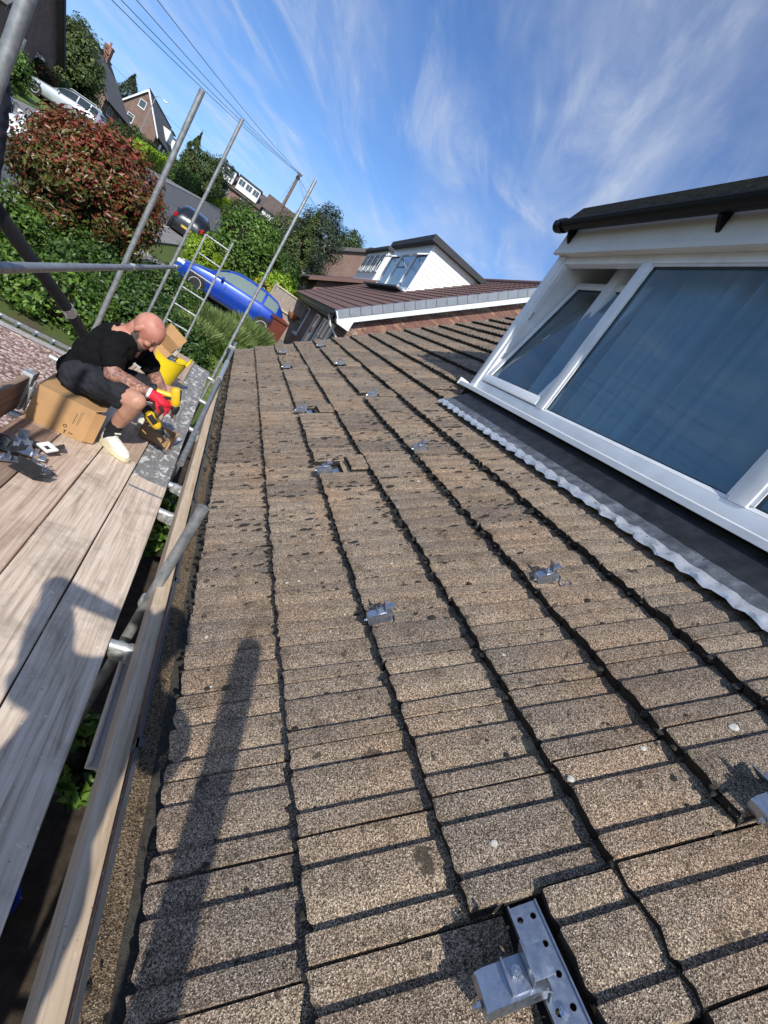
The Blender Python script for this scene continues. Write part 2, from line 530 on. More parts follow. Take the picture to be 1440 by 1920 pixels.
ys = [-60, -30, -15, -8, -4, 0, 4, 8, 12, 16, 20, 25, 30, 36, 42, 50, 60, 70, 80, 95, 110, 130, 150, 170, 190, 230, 300, 420, 600]
sheet('ground', [-400, -200, -100, -60, -40, -30, -20, -16, -12, -8, -4, 0, 4, 9, 14, 30, 60, 120, 250, 400], ys, 0, M['ground'])
near = [(-7.6, -40), (-7.4, 0), (-6.6, 12), (-5.6, 20), (-4.2, 30), (-3.1, 40), (-3.0, 50), (-3.2, 60), (-3.0, 70), (-2.0, 84), (0.5, 100), (5, 118), (13, 138)]
far = [(-13.2, -40), (-13, 0), (-12.7, 12), (-12.5, 20), (-12.1, 30), (-11.6, 40), (-11.2, 50), (-10.8, 60), (-10.3, 70), (-9.0, 84), (-6.2, 102), (-1, 124), (8, 146)]
ribbon('road', near, far, .012, M['asphalt'])
off = lambda L, d: [(x + d, y) for x, y in L]
ribbon('pavement', off(far, -.15), off(far, -1.9), .12, M['paving'], side=.3)
ribbon('kerb', off(far, 0.0), off(far, -.147), .128, M['kerb'], side=.3)
ribbon('pavement', off(near, .15), off(near, 1.6), .12, M['paving'], side=.3)
ribbon('kerb', off(near, 0.0), off(near, .147), .128, M['kerb'], side=.3)
ribbon('lawn', [(-14.2, 24), (-13.9, 32), (-13.5, 40), (-13.2, 46)], [(-19.5, 24), (-19.2, 32), (-18.8, 40), (-18.6, 43.6)], .16, M['lawn'], side=.4)
ribbon('drive', [(-12.9, 44.2), (-12.8, 48.6)], [(-22, 44.2), (-22, 48.6)], .19, M['paving'], side=.4)
ribbon('drive', [(-5.0, 18.6), (-4.6, 21.4)], [(2.5, 18.6), (2.5, 21.4)], .02, M['paving'], side=.2)
ribbon('gravel_bed', [(-4.6, 1), (-4.4, 5), (-4.2, 8.6), (-4.1, 9.35)], [(.3, 1), (.3, 5), (-.9, 8.6), (-1.0, 9.35)], .03, M['gravel'], side=.1)
ribbon('lawn', [(-.9, 10.6), (-1.4, 14), (-1.7, 17.6)], [(2.4, 10.6), (2.3, 14), (2.3, 17.6)], .02, M['lawn'], side=.1)
ribbon('flower_bed', [(-.55, -3), (-.55, 1), (-.55, 5), (-.55, 8.8)], [(.72, -3), (.72, 1), (.72, 5), (.72, 8.8)], .045, M['soil'], side=.1)

# ------------------------------------------------------------------ our house
TH = R(39.886)
U = Vector((math.cos(TH), 0, math.sin(TH)))
N = Vector((-math.sin(TH), 0, math.cos(TH)))
B0 = Vector((0, 0, 1.48)) - N * 1.2545
def rp(u, y, o=0.0): return B0 + U * u + Vector((0, y, 0)) + N * o
def roofM(u, y, o=0.0):
    """local x = along eave (+Y), local y = down the slope, local z = out of the roof"""
    p = rp(u, y, o)
    return Matrix(((0, -U.x, N.x, p.x), (1, 0, 0, p.y), (0, -U.z, N.z, p.z), (0, 0, 0, 1)))
GAUGE, COVER, TLEN, EAVE = .345, .252, .42, -.483
Y0T = .472 - COVER * 12
NT_Y = 47                       # tile columns
Y_END = Y0T + COVER * NT_Y      # far verge

house = thing('bungalow', (0, 0, 0), 'bungalow with speckled brown concrete tile roof and long white framed dormer window', 'house')
M['render'] = m_plain('cream_brick_wall', (.30, .20, .15), .85, var=.2, scale=9)
M['ourbrick'] = m_brick('house_brickwork', (.26, .13, .09), (.19, .10, .075))
mb = MB(); mb.box((.78, -4, -3.0), (.98, Y_END - .12, .25)); mb.build('wall', M['ourbrick'], house)
mb = MB(); yv = Y_END - .12
mb.prism([(.98, -1.9), (10.2, -1.9), (10.2, .28), (5.56, 4.2), (.98, .35)], (0, yv - .2, 0), (1, 0, 0), (0, 0, 1), (0, .2, 0)); mb.build('wall', M['ourbrick'], house)
mb = MB()
rf = [(EAVE + .02, -.055), (6.2, -.055), (6.2, -.13), (EAVE + .02, -.13)]
a = [rp(u, -4, o) for u, o in rf]; b = [rp(u, Y_END - .02, o) for u, o in rf]
mb.add(a + b, [(0, 1, 2, 3), (7, 6, 5, 4)] + [(i, (i + 1) % 4, 4 + (i + 1) % 4, 4 + i) for i in range(4)])
pk = rp(6.2, 0, 0)
for yy in ():
    pass
mb.prism([(pk.x, pk.z - .05), (pk.x + 4.9, pk.z - 4.15), (pk.x + 4.9, pk.z - 4.25), (pk.x, pk.z - .16)], (0, -4, 0), (1, 0, 0), (0, 0, 1), (0, 4 + Y_END, 0))
roof = mb.build('roof', M['under'], house)

# tiles -------------------------------------------------------------
def tile_mesh(seed, xs=None, half=False):
    r = random.Random(seed)
    xs = [.0016, .0055, .030, .0540, .0590, .0680, .0850, .108, .126, .152, .1740, .1790, .1880, .2050, .228, .2465, .2504]
    dz = [-.020, -.0018, 0, 0, -.0185, -.0170, -.009, -.002, 0, .0006, 0, -.0185, -.0170, -.009, -.002, -.0016, -.020]
    rows = [(0.0, -.0175, 1), (0.0015, -.006, 1), (-.005, -.0010, 1), (-.04, 0, 0), (-.2, 0, 0), (-TLEN, 0, 0)]
    mb = MB(); vs = []
    n = len(xs)
    jag = [r.uniform(-.004, .004) for _ in xs]
    for q in (4, 5, 11, 12): jag[q] -= .009
    chip = r.randrange(n) if r.random() < .5 else -1
    for ri, (y, z, e) in enumerate(rows):
        for i, x in enumerate(xs):
            zz = .025 + y * (.050 / GAUGE) + z + dz[i]
            if ri == 0: zz = -.042
            yy = y + (jag[i] if e else 0)
            if e and abs(i - chip) <= 1 and chip >= 0: yy -= .007
            if not e: zz += r.uniform(-.0006, .0006)
            vs.append((x + (r.uniform(-.0008, .0008) if 0 < i < n - 1 else 0), yy, zz))
    fs = [(a * n + i, a * n + i + 1, (a + 1) * n + i + 1, (a + 1) * n + i) for a in range(len(rows) - 1) for i in range(n - 1)]
    # side skirts
    k = len(vs)
    for i in (0, n - 1):
        for a in range(1, len(rows)):
            v = vs[a * n + i]; vs.append((v[0], v[1], v[2] - .030))
    m = len(rows) - 1
    for s_, i in ((0, 0), (1, n - 1)):
        for a in range(1, len(rows) - 1):
            p, q = a * n + i, (a + 1) * n + i
            fs.append((p, q, k + s_ * m + a, k + s_ * m + a - 1))
    mb.add(vs, fs)
    nq = n - 1
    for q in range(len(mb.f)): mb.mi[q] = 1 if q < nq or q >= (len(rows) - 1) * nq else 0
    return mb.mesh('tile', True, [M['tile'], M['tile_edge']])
M['tile_edge'] = m_plain('shaded_algae_tile_edge', (.020, .017, .014), .95, var=.7, scale=45, bump=.6, bscale=200)  # edge faces near black: their shade put into the colour, with algae
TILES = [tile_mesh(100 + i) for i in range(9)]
slid = {(2, 11): .165, (2, 22): .225, (2, 28): .19, (4, 11): .15, (4, 29): .15, (2, 37): .13, (4, 36): .13, (2, 42): .12, (4, 43): .10}
cells = []
for k in range(19):
    u = EAVE + GAUGE * k
    for j in range(NT_Y):
        y = Y0T + COVER * j
        X = rp(u, 0).x
        if y < 4.2 and u > 1.45: continue          # under the dormer and its apron
        cells.append((k, j, u, y))
def vis(c):
    p = rp(c[2] + .17, c[3] + .126) - Vector((0, 0, 1.48))
    z = p.dot(Vector(CF))
    if z < .1: return 9e9
    x, y = p.dot(Vector(CR)) / z * 907 + 720, p.dot(Vector(CD)) / z * 907 + 960
    if not (-150 < x < 1560 and -100 < y < 2150): return 1e6 + p.length
    return p.length
cells.sort(key=vis)
rt = random.Random(3)
rest = MB()
for i, (k, j, u, y) in enumerate(cells):
    du = slid.get((k, j), 0)
    Mx = roofM(u + du + rt.uniform(-.004, .004), y + rt.uniform(-.0015, .0015), rt.uniform(-.0015, .002)) @ Matrix.Rotation(rt.uniform(-.006, .006), 4, 'Z') @ Matrix.Rotation(rt.uniform(-.004, .006), 4, 'X')
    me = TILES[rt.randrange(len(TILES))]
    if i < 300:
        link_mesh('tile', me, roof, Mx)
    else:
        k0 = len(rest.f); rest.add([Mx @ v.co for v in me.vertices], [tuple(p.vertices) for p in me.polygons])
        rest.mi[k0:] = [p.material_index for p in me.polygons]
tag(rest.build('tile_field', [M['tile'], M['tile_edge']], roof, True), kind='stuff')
# verge bedding and ridge
mb = MB()
for q in range(40):
    u0, u1 = EAVE + .17 * q, EAVE + .17 * q + .168
    if u0 > 6.1: break
    o = rt.uniform(-.004, .004)
    a = [rp(u0, Y_END - .02, -.13), rp(u1, Y_END - .02, -.13), rp(u1, Y_END - .02, -.012 + o), rp(u0, Y_END - .02, -.012 + o)]
    b = [v + Vector((0, .05, 0)) for v in a]
    mb.add(a + b, [(0, 1, 2, 3), (7, 6, 5, 4)] + [(i, (i + 1) % 4, 4 + (i + 1) % 4, 4 + i) for i in range(4)])
mb.build('verge_mortar', m_plain('verge_cement', (.27, .25, .22), .9, var=.25, scale=20), roof)
# timber and exposed batten in the openings
mb = MB()
for (u0, ya, yb) in ((.40, -3, 9.2), (1.09, -3, 9.2), (.30, -3, .12)):
    a = [rp(u0 + du, ya, o) for du, o in ((-.02, -.054), (.025, -.054), (.025, -.027), (-.02, -.027))]
    b = [v + Vector((0, yb - ya, 0)) for v in a]
    mb.add(a + b, [(0, 1, 2, 3), (7, 6, 5, 4)] + [(i, (i + 1) % 4, 4 + (i + 1) % 4, 4 + i) for i in range(4)])
mb.build('batten', M['batten'], roof)

# moss lumps along the joints and course edges, lichen spots --------
mb = MB(); rm = random.Random(12)
def lump(u, y, s, o=.012):
    p = rp(u, y, o)
    mb.M = Matrix(((0, -U.x, N.x, p.x), (1, 0, 0, p.y), (0, -U.z, N.z, p.z), (0, 0, 0, 1)))
    mb.ico((0, 0, 0), s, 2 if y < 3 else 1, .24, (rm.uniform(.6, 1.1), rm.uniform(.7, 1.3) * (1 if y < 2 else 1.7), rm.uniform(.2, .4)), rm)
    mb.M = None
for q in range(3800):
    y = rm.uniform(.2, 9.3) if q < 1300 else rm.uniform(1.6, 9.3); k = rm.randrange(0, 17)
    if y < 4.2: k = rm.randrange(0, 6)
    u = EAVE + GAUGE * k
    if u > 1.45 and y < 4.4: continue
    t = rm.random(); s = rm.uniform(.005, .0145)
    j = int((y - Y0T) / COVER); yj = Y0T + COVER * j
    if (k, j) in slid or (k - 1, j) in slid: continue
    if t < .40:  # on joints and grooves
        yy = yj + rm.choice((0, 0, .0655, .1865)) + rm.uniform(-.006, .010); s *= 1.0 if y < 2.5 else 1.45
        uu = u + rm.uniform(0.02, GAUGE)
        lump(uu, yy, s * rm.uniform(.6, 1.1), .024 - (uu - u) / GAUGE * .05 - (.006 if y < 2 else .001))
    elif t < .80:  # hanging on the course edge
        for _ in range(rm.randrange(1, 4)):
            lump(u + rm.uniform(-.012, .004), yj + rm.choice((.0655, .1865, 0, rm.uniform(0, .25))) + rm.uniform(-.014, .014), s, rm.uniform(-.008, .008))
    elif rm.random() < .45:
        uu = u + rm.uniform(.03, GAUGE - .02)
        lump(uu, y, s * (.8 if y < 2.5 else 1.2), .025 - (uu - u) / GAUGE * .05)
tag(mb.build('moss', M['moss'], roof, True), kind='stuff')
mb = MB()
SPOT = [(.79, 2.66, .017), (.315, .585, .011), (.567, .665, .012), (.823, .705, .012), (.09, 2.4, .007), (.56, 2.31, .008)]
for q in range(90):
    y = rm.uniform(.3, 8); k = rm.randrange(0, 5); f = rm.random()
    u = EAVE + GAUGE * (k + .08 + .8 * f)
    if q < len(SPOT): u, y, sp_ = SPOT[q]; f = ((u - EAVE) / GAUGE) % 1
    if u > 1.42 and y < 4.4: continue
    p = rp(u, y, .025 - .050 * f); s = SPOT[q][2] if q < len(SPOT) else rm.uniform(.003, .009) * (1.6 if rm.random() < .1 else 1)
    mb.M = Matrix(((0, -U.x, N.x, p.x), (1, 0, 0, p.y), (0, -U.z, N.z, p.z), (0, 0, 0, 1)))
    mb.ico((0, 0, 0), s * .9, 2, .12, (rm.uniform(.7, 1.2), rm.uniform(.7, 1.1), .14), rm); mb.M = None
tag(mb.build('lichen', M['lichen'], roof, True), kind='stuff')

# eave gutter ------------------------------------------------------
def half_pipe(name, cx, cz, r, y0, y1, mat, parent, th=.004, seg=14, lip=.007):
    mb = MB()
    prof = []
    for i in range(seg + 1):
        a = math.pi + math.pi * i / seg
        prof.append((cx + r * math.cos(a), cz + r * math.sin(a)))
    inner = [(cx + (x - cx) * (r - th) / r, cz + (z - cz) * (r - th) / r) for x, z in prof][::-1]
    poly = [(prof[0][0] - lip, prof[0][1] + .004)] + [(prof[0][0] - lip, prof[0][1] - .008)] + prof[1:] + [(prof[-1][0], prof[-1][1] + .004)] + [(inner[0][0], inner[0][1] + .004)] + inner[1:-1] + [(inner[-1][0], inner[-1][1] + .004)]
    n = len(poly)
    vs = [(x, y0, z) for x, z in poly] + [(x, y1, z) for x, z in poly]
    fs = [(i, (i + 1) % n, n + (i + 1) % n, n + i) for i in range(n)]
    # end walls
    k = seg + 1
    mb.add(vs, fs)
    for y in (y0, y1):
        mb.add([(x, y, z) for x, z in prof], [tuple(range(k))])
    return mb.build(name, mat, parent, True)
GX, GZ, GR = .415, .125, .056
gut = half_pipe('gutter', GX, GZ, GR, -3, 9.42, M['grey_pvc'], house)
mb = MB(); rg = random.Random(4)     # grit washed off the tiles lying in the gutter
ysg = [(-3 + i * .06) for i in range(int(12.3 / .06))]
vs = []; nx = 7
for y in ysg:
    lvl = GZ - .020 + .016 * mnoise.noise(Vector((0, y * 1.7, 3)))
    for i in range(nx):
        x = GX - GR * .93 + GR * 1.86 * i / (nx - 1)
        vs.append((x, y, lvl + .010 * mnoise.noise(Vector((x * 30, y * 12, 1))) + .006 * abs(i - 3) / 3))
mb.add(vs, [(a * nx + i, a * nx + i + 1, (a + 1) * nx + i + 1, (a + 1) * nx + i) for a in range(len(ysg) - 1) for i in range(nx - 1)])
tag(mb.build('gutter_grit', M['grit'], gut, True), kind='stuff')
mb = MB(); vs = []                    # dark strip against the tile edge
for y in ysg:
    e = .010 * mnoise.noise(Vector((2, y * 6, 9)))
    for x in (GX + .006 + e, GX + .022, GX + .050):
        vs.append((x, y, GZ - .012 + .014 * mnoise.noise(Vector((0, y * 1.7, 3))) + .006 * mnoise.noise(Vector((x * 40, y * 25, 5)))))
mb.add(vs, [(a * 3 + i, a * 3 + i + 1, a * 3 + i + 4, a * 3 + i + 3) for a in range(len(ysg) - 1) for i in range(2)])
tag(mb.build('gutter_dark_strip', m_plain('dark_strip', (.05, .045, .036), .9, var=.5, scale=60, bump=.7, bscale=250), gut, True), kind='stuff')
mb = MB()
for q in range(300):                 # leaf litter and moss in the far gutter
    y = rg.uniform(3.4, 9.2) if q < 270 else rg.uniform(.3, 3.4)
    mb.ico((GX + rg.uniform(-.045, .045), y, GZ - .008 + rg.uniform(-.006, .008)), rg.uniform(.005, .016) * (1 if y > 3.4 else .5), 2, .25, (1, 1.3, .5), rg)
tag(mb.build('gutter_debris', M['moss'], gut, True), kind='stuff')
for y in (-.6, .25, 1.15, 2.05, 2.95, 3.85, 4.75, 5.65, 6.55, 7.45, 8.35):
    mb = MB(); mb.box((GX - GR - .010, y, GZ - .03), (GX - GR - .004, y + .03, GZ + .010)); mb.box((GX - GR - .010, y, GZ + .005), (GX - GR + .016, y + .03, GZ + .010)); mb.build('gutter_bracket', M['grey_pvc'], gut)
mb = MB(); mb.box((.475, -4, -.02), (.497, Y_END - .1, .165)); mb.build('fascia_board', M['black_pvc'], house)
mb = MB(); mb.box((.498, -4, -.02), (.779, Y_END - .1, -.005)); mb.build('soffit', M['upvc_cream'], house)

# dormer -----------------------------------------------------------
DX, DY1, DY0 = 2.25, 4.44, -3.0
def pl(x): return B0.z + (x - B0.x) * math.tan(TH)
M['felt'] = m_plain('mossy_roof_felt', (.018, .019, .017), .95, var=.8, scale=30, bump=.9, bscale=150, spec=.1)
mb = MB()
mb.prism([(2.115, 3.43), (2.20, 3.63), (4.7, 3.70), (4.7, 3.58), (2.3, 3.40), (2.13, 3.40)], (0, DY0 - 1, 0), (1, 0, 0), (0, 0, 1), (0, DY1 + .16 - DY0 + 1, 0))
dr = mb.build('dormer_roof', M['felt'], house)
dg = half_pipe('dormer_gutter', 2.085, 3.375, .056, DY0 - 1, DY1 + .13, M['black_pvc'], house)
mb = MB()
mb.tube((2.085, DY1 + .03, 3.366), (2.085, DY1 + .10, 3.366), .061, seg=18)
mb.tube((2.085, DY1 + .10, 3.366), (2.085, DY1 + .15, 3.366), .054, seg=18)
mb.build('stop_end', M['black_pvc'], dg, True)
for y in (DY1 - .08, 2.78, 1.9, 1.0, .1):
    mb = MB(); mb.prism([(-.078, .02), (0, .015), (0, -.115), (-.02, -.10), (-.06, -.055)], (2.167, y, 3.36), (1, 0, 0), (0, 0, 1), (0, .03, 0)); mb.build('gutter_bracket', M['black_pvc'], dg)
mb = MB(); mb.box((2.169, DY0, 3.195), (2.187, DY1 + .06, 3.40)); mb.box((2.160, DY0, 3.15), (2.187, DY1 + .06, 3.192)); mb.build('dormer_fascia', M['upvc_cream'], house)
mb = MB(); mb.box((2.187, DY0, 3.165), (2.36, DY1 + .04, 3.185)); mb.build('dormer_soffit', M['upvc_cream'], house)
# far cheek (faces away along +Y), clad
mb = MB(); cx0 = DX + .03
mb.prism([(cx0, pl(cx0) - .05), (4.4, pl(4.4) - .05), (4.4, 3.56), (cx0, 3.42)], (0, DY1 - .10, 0), (1, 0, 0), (0, 0, 1), (0, .12, 0))
mb.build('dormer_cheek', M['upvc'], house)
M['dark_room'] = m_plain('room_wall', (.16, .155, .15), .9, var=.1)
mb = MB(); mb.box((3.6, DY0, 1.5), (3.7, DY1 - .12, 3.5)); mb.box((DX + .1, DY0, 1.45), (3.6, DY1 - .12, 1.5)); mb.box((DX + .1, DY0, 3.38), (3.6, DY1 - .12, 3.41)); mb.build('room_wall', M['dark_room'], house)
# window frame, members run past each other end to end
ZB, ZT = 1.80, 3.165
fr = MB()
fr.box((DX - .01, DY0, ZB), (DX + .06, DY1 - .065, ZB + .075), bev=.006)
fr.box((DX - .01, DY0, ZT - .065), (DX + .06, DY1 - .065, ZT), bev=.006)
frame = fr.build('window_frame', M['upvc'], house, True)
mb = MB(); mb.box((DX - .035, DY1 - .062, ZB - .005), (DX + .065, DY1 + .035, ZT - .002), bev=.006)
mb.box((DX - .014, DY1 - .105, ZB + .0755), (DX + .05, DY1 - .064, ZT - .066), bev=.005); mb.build('corner_post', M['upvc'], frame, True)
lights = [(3.345, 4.335, True), (1.60, 3.245, False), (.30, 1.50, False), (-1.6, .20, False)]
for (a, b, op) in lights:
    mb = MB(); mb.box((DX - .016, a - .10 if a > 1 else a - .1, ZB + .0755), (DX + .055, a, ZT - .0655), bev=.008); mb.build('mullion', M['upvc'], frame, True)
    if op:
        # tilting sash, hinged along its foot, leaning into the room
        Rt = Matrix.Translation((DX, 0, ZB + .085)) @ Matrix.Rotation(R(11.5), 4, 'Y')
        h = ZT - ZB - .16
        sb = MB(Rt)
        sb.box((-.025, a + .012, 0), (.04, b - .012, .075), bev=.006); sb.box((-.025, a + .012, h - .065), (.04, b - .012, h), bev=.006)
        sb.box((-.0245, a + .012, .0755), (.0395, a + .075, h - .0655), bev=.006); sb.box((-.0245, b - .075, .0755), (.0395, b - .012, h - .0655), bev=.006)
        sb.build('sash', M['upvc'], frame, True)
        gb = MB(Rt); gb.add([(.003, a + .070, .070), (.003, b - .070, .070), (.003, b - .070, h - .060), (.003, a + .070, h - .060)], [(0, 1, 2, 3)]); gb.build('pane', M['glass'], frame)
        gb = MB(Rt)
        for (y0, y1, z0, z1) in ((a + .075, b - .075, .0755, .082), (a + .075, b - .075, h - .072, h - .0655), (a + .075, a + .081, .082, h - .072), (b - .081, b - .075, .082, h - .072)):
            gb.box((-.012, y0, z0), (-.001, y1, z1))
        gb.build('gasket', M['gasket'], frame)
        hb = MB(); hb.box((DX + .005, DY1 - .118, 2.55), (DX + .02, DY1 - .106, 2.63)); hb.box((DX + .005, DY1 - .118, 2.15), (DX + .02, DY1 - .106, 2.2)); hb.build('hinge', M['stainless'], frame)
    else:
        gb = MB(); gb.add([(DX + .015, a - .006, ZB + .07), (DX + .015, b + .006, ZB + .07), (DX + .015, b + .006, ZT - .06), (DX + .015, a - .006, ZT - .06)], [(0, 1, 2, 3)]); gb.build('pane', M['glass'], frame)
        bb = MB(); w = .022
        for (y0, y1, z0, z1) in ((a, b, ZB + .0755, ZB + .0755 + w), (a, b, ZT - .0655 - w, ZT - .0655), (a, a + w, ZB + .0755 + w, ZT - .0655 - w), (b - w, b, ZB + .0755 + w, ZT - .0655 - w)):
            bb.prism([(-.012, 0), (.011, 0), (.011, 1)] if False else [(-.008, 0), (.0115, 0), (.0115, 1), (.004, 1)], (DX, y0, z0), (1, 0, 0), (0, 0, z1 - z0), (0, y1 - y0, 0)) if (z1 - z0) < .05 else bb.box((DX - .004, y0, z0), (DX + .0115, y1, z1))
        bb.build('glazing_bead', M['upvc'], frame, True)
        gk = MB()
        for (y0, y1, z0, z1) in ((a + w, b - w, ZB + .0755 + w, ZB + .081 + w), (a + w, b - w, ZT - .071 - w, ZT - .0655 - w), (a + w, a + w + .006, ZB + .081 + w, ZT - .071 - w), (b - w - .006, b - w, ZB + .081 + w, ZT - .071 - w)):
            gk.box((DX + .003, y0, z0), (DX + .0112, y1, z1))
        gk.build('gasket', M['gasket'], frame)
mb = MB()
mb.prism([(2.125, 1.742), (2.125, 1.776), (2.235, 1.799), (2.31, 1.799), (2.31, 1.765), (2.16, 1.752), (2.15, 1.742)], (0, DY0, 0), (1, 0, 0), (0, 0, 1), (0, DY1 + .07 - DY0, 0))
sill = mb.build('window_sill', M['upvc'], house)
mb = MB(); mb.box((2.118, DY1 + .071, 1.735), (2.315, DY1 + .085, 1.805)); mb.build('sill_end_cap', M['upvc'], sill)
mb = MB(); mb.box((2.20, DY0, pl(2.2) - .06), (2.24, DY1 + .03, 1.757)); mb.build('upstand', M['felt'], house)
# lead apron: dark dressed sheet with a bright scalloped foot over the tiles
mb = MB(); vs = []; ysl = [DY0 + i * .028 for i in range(int((4.27 - DY0) / .028) + 1)]
us = [(1.492, 0), (1.502, 1), (1.525, 1), (1.552, .9), (1.585, .6), (1.63, .3), (1.72, .15), (1.84, 0)]
rl = random.Random(5)
for y in ysl:
    w = math.sin(2 * math.pi * (y - Y0T) / (COVER / 2))
    sk = rl.uniform(-.007, .007)
    for i, (u, k) in enumerate(us):
        o = .028 + .006 * k * w + (.003 if i else -.005) + (rl.uniform(-.004, .004) if i < 5 else 0)
        vs.append(rp(u + (w * .010 + sk if i < 3 else 0), y, o + (.02 * max(0, (u - 1.6)) / .24)))
n = len(us)
mb.add(vs, [(a * n + i, a * n + i + 1, (a + 1) * n + i + 1, (a + 1) * n + i) for a in range(len(ysl) - 1) for i in range(n - 1)])
for q in range(len(mb.f)): mb.mi[q] = 0 if (q % (n - 1)) < 3 else (1 if (q % (n - 1)) < 5 else 2)  # rows nearest the sill take the near-black colour
def m_lead():
    t = NT('silver_coated_lead'); p = t.pos()
    nn = t.noise(p, 22, 5, .65)
    c = t.ramp(nn, [(.28, (.26, .28, .30)), (.45, (.60, .62, .64)), (.7, (.74, .755, .77))])
    c = t.mix(t.val(t.noise(t.mapping(p, (60, 30, 60)), 1, 3, .6), .64, .70, 0, .9), c, (.05, .055, .06))
    t.bump(nn, .12, .004)
    return t.done(c, .38, .5)
def m_lead2():
    t = NT('dull_lead'); p = t.pos()
    nn = t.noise(p, 11, 5, .65)
    c = t.ramp(nn, [(.3, (.05, .055, .065)), (.52, (.11, .12, .14)), (.75, (.24, .26, .29))])
    c = t.mix(t.val(t.noise(t.mapping(p, (30, 70, 30)), 1, 3, .6), .62, .68, 0, .9), c, (.02, .022, .025))
    return t.done(c, .6, .1)
mb.build('lead_flashing', [m_lead(), m_lead2(), m_plain('near_black_lead', (.016, .018, .022), .6, var=.6, scale=14, bump=.3, bscale=60)], house, True)
mb = MB(); mb.path([(2.20, DY1 + .10, 1.72), (2.17, DY1 + .05, 1.69), (2.12, DY1 + .12, 1.70), (2.07, DY1 + .06, 1.66), (2.09, DY1 - .03, 1.655), (2.02, DY1 + .05, 1.60), (1.97, DY1 + .13, 1.56)], .005, 6)
mb.build('aerial_cable', M['black_pvc'], house, True)
# curtain behind the glass
mb = MB(); vs = []; yc = [-1.6 + i * .012 for i in range(int((3.86 + 1.6) / .012))]; zs = [1.86, 2.3, 2.8, 3.36]
for y in yc:
    for z in zs:
        a_ = y * 12 + 1.6 * math.sin(y * 2.3); s = (abs(math.sin(a_)) ** .6) * 1.3 - .6 + .4 * math.sin(y * 33 + 2 * math.sin(y * 5)) + .5 * math.sin(y * 4.1)
        vs.append((2.41 + .062 * s + .006 * (z - 2), y + .020 * s, z))
n = len(zs); mb.add(vs, [(a * n + i, a * n + i + 1, (a + 1) * n + i + 1, (a + 1) * n + i) for a in range(len(yc) - 1) for i in range(n - 1)])
curt = mb.build('net_curtain', m_plain('net_curtain', (.62, .65, .68), .9, var=.05), None, True)
tag(curt, 'pale net curtain hanging in folds behind the large dormer pane', 'curtain')
# ------------------------------------------------------------------ scaffold
TR = .0242
scaf = thing('scaffold', (0, 0, -2.2), 'galvanised tube scaffold with standards, guard rail and transoms along the eave', 'scaffold')
def sc_build(mb, name, mat, smooth=True):
    o = mb.build(name, mat, scaf, smooth); o.location = (0, 0, 2.2); return o
def hollow_end(mb, p, d, r):
    """open tube end: rim and a recessed dark floor"""
    x, y = basis(d); d = Vector(d).normalized(); p = Vector(p); seg = 16
    vs = []
    for (rr, dd) in ((r, 0), (r * .86, 0), (r * .86, -.05)):
        for k in range(seg):
            a = 2 * math.pi * k / seg
            vs.append(p + d * dd + (x * math.cos(a) + y * math.sin(a)) * rr)
    fs = [(i * seg + k, i * seg + (k + 1) % seg, (i + 1) * seg + (k + 1) % seg, (i + 1) * seg + k) for i in range(2) for k in range(seg)]
    fs.append(tuple(2 * seg + k for k in range(seg)))
    mb.add(vs, fs)
def standard(p0, p1, r=TR):
    mb = MB(); mb.path([p0, p1], r, 16, False); hollow_end(mb, p1, Vector(p1) - Vector(p0), r)
    return sc_build(mb, 'standard', M['steel'])
standard((-.90, 2.34, -2.2), (-.90, 2.24, 3.1))
standard((-.90, 5.52, -2.0), (-.90, 5.22, 2.41))
standard((-.90, 8.53, -1.6), (-.90, 8.32, 3.01))
standard((.322, 8.30, -1.6), (.243, 8.70, 3.09))
standard((.300, 2.14, -2.2), (.300, 2.09, .515), .0255)
standard((.285, -.62, -2.3), (.285, -.62, 1.98))
mb = MB(); mb.path([(.285, -.62, .15), (.285, -.62, 1.955)], .043, 14); sc_build(mb, 'foam_sleeve', M['black_foam'])  # unseen sleeve added to widen this pole's shadow on the tiles
standard((-1.17, -.62, -2.3), (-1.17, -.62, 3.5))
standard((.262, 4.55, -2.1), (.262, 4.50, .06))
def ledger(p0, p1, name='ledger', mat='steel', r=TR):
    mb = MB(); mb.path([p0, p1], r, 16, True); return sc_build(mb, name, M[mat])
ledger((-.848, -2.2, .872), (-.848, 8.95, .895), 'guard_rail')
ledger((-.85, -2.2, -.115), (-.85, 7.6, -.115))
ledger((.20, -2.2, -.66), (.20, 7.6, -.60))
ledger((.372, 8.80, .372), (.232, 3.80, -.02), 'brace', 'steel')
mb = MB(); mb.path([(.333, 7.4, .263), (.306, 6.45, .19)], .033, 16, True); sc_build(mb, 'sleeve_coupler', M['steel_lt'])
TRY = (-1.2, .45, 1.76, 3.02, 3.46, 4.85, 6.0, 7.35)
for y in TRY:
    mb = MB(); mb.path([(-1.02, y, -.066), (.338, y, -.066)], TR, 14, False); hollow_end(mb, (.338, y, -.066), (1, 0, 0), TR); sc_build(mb, 'transom', M['steel_lt'])
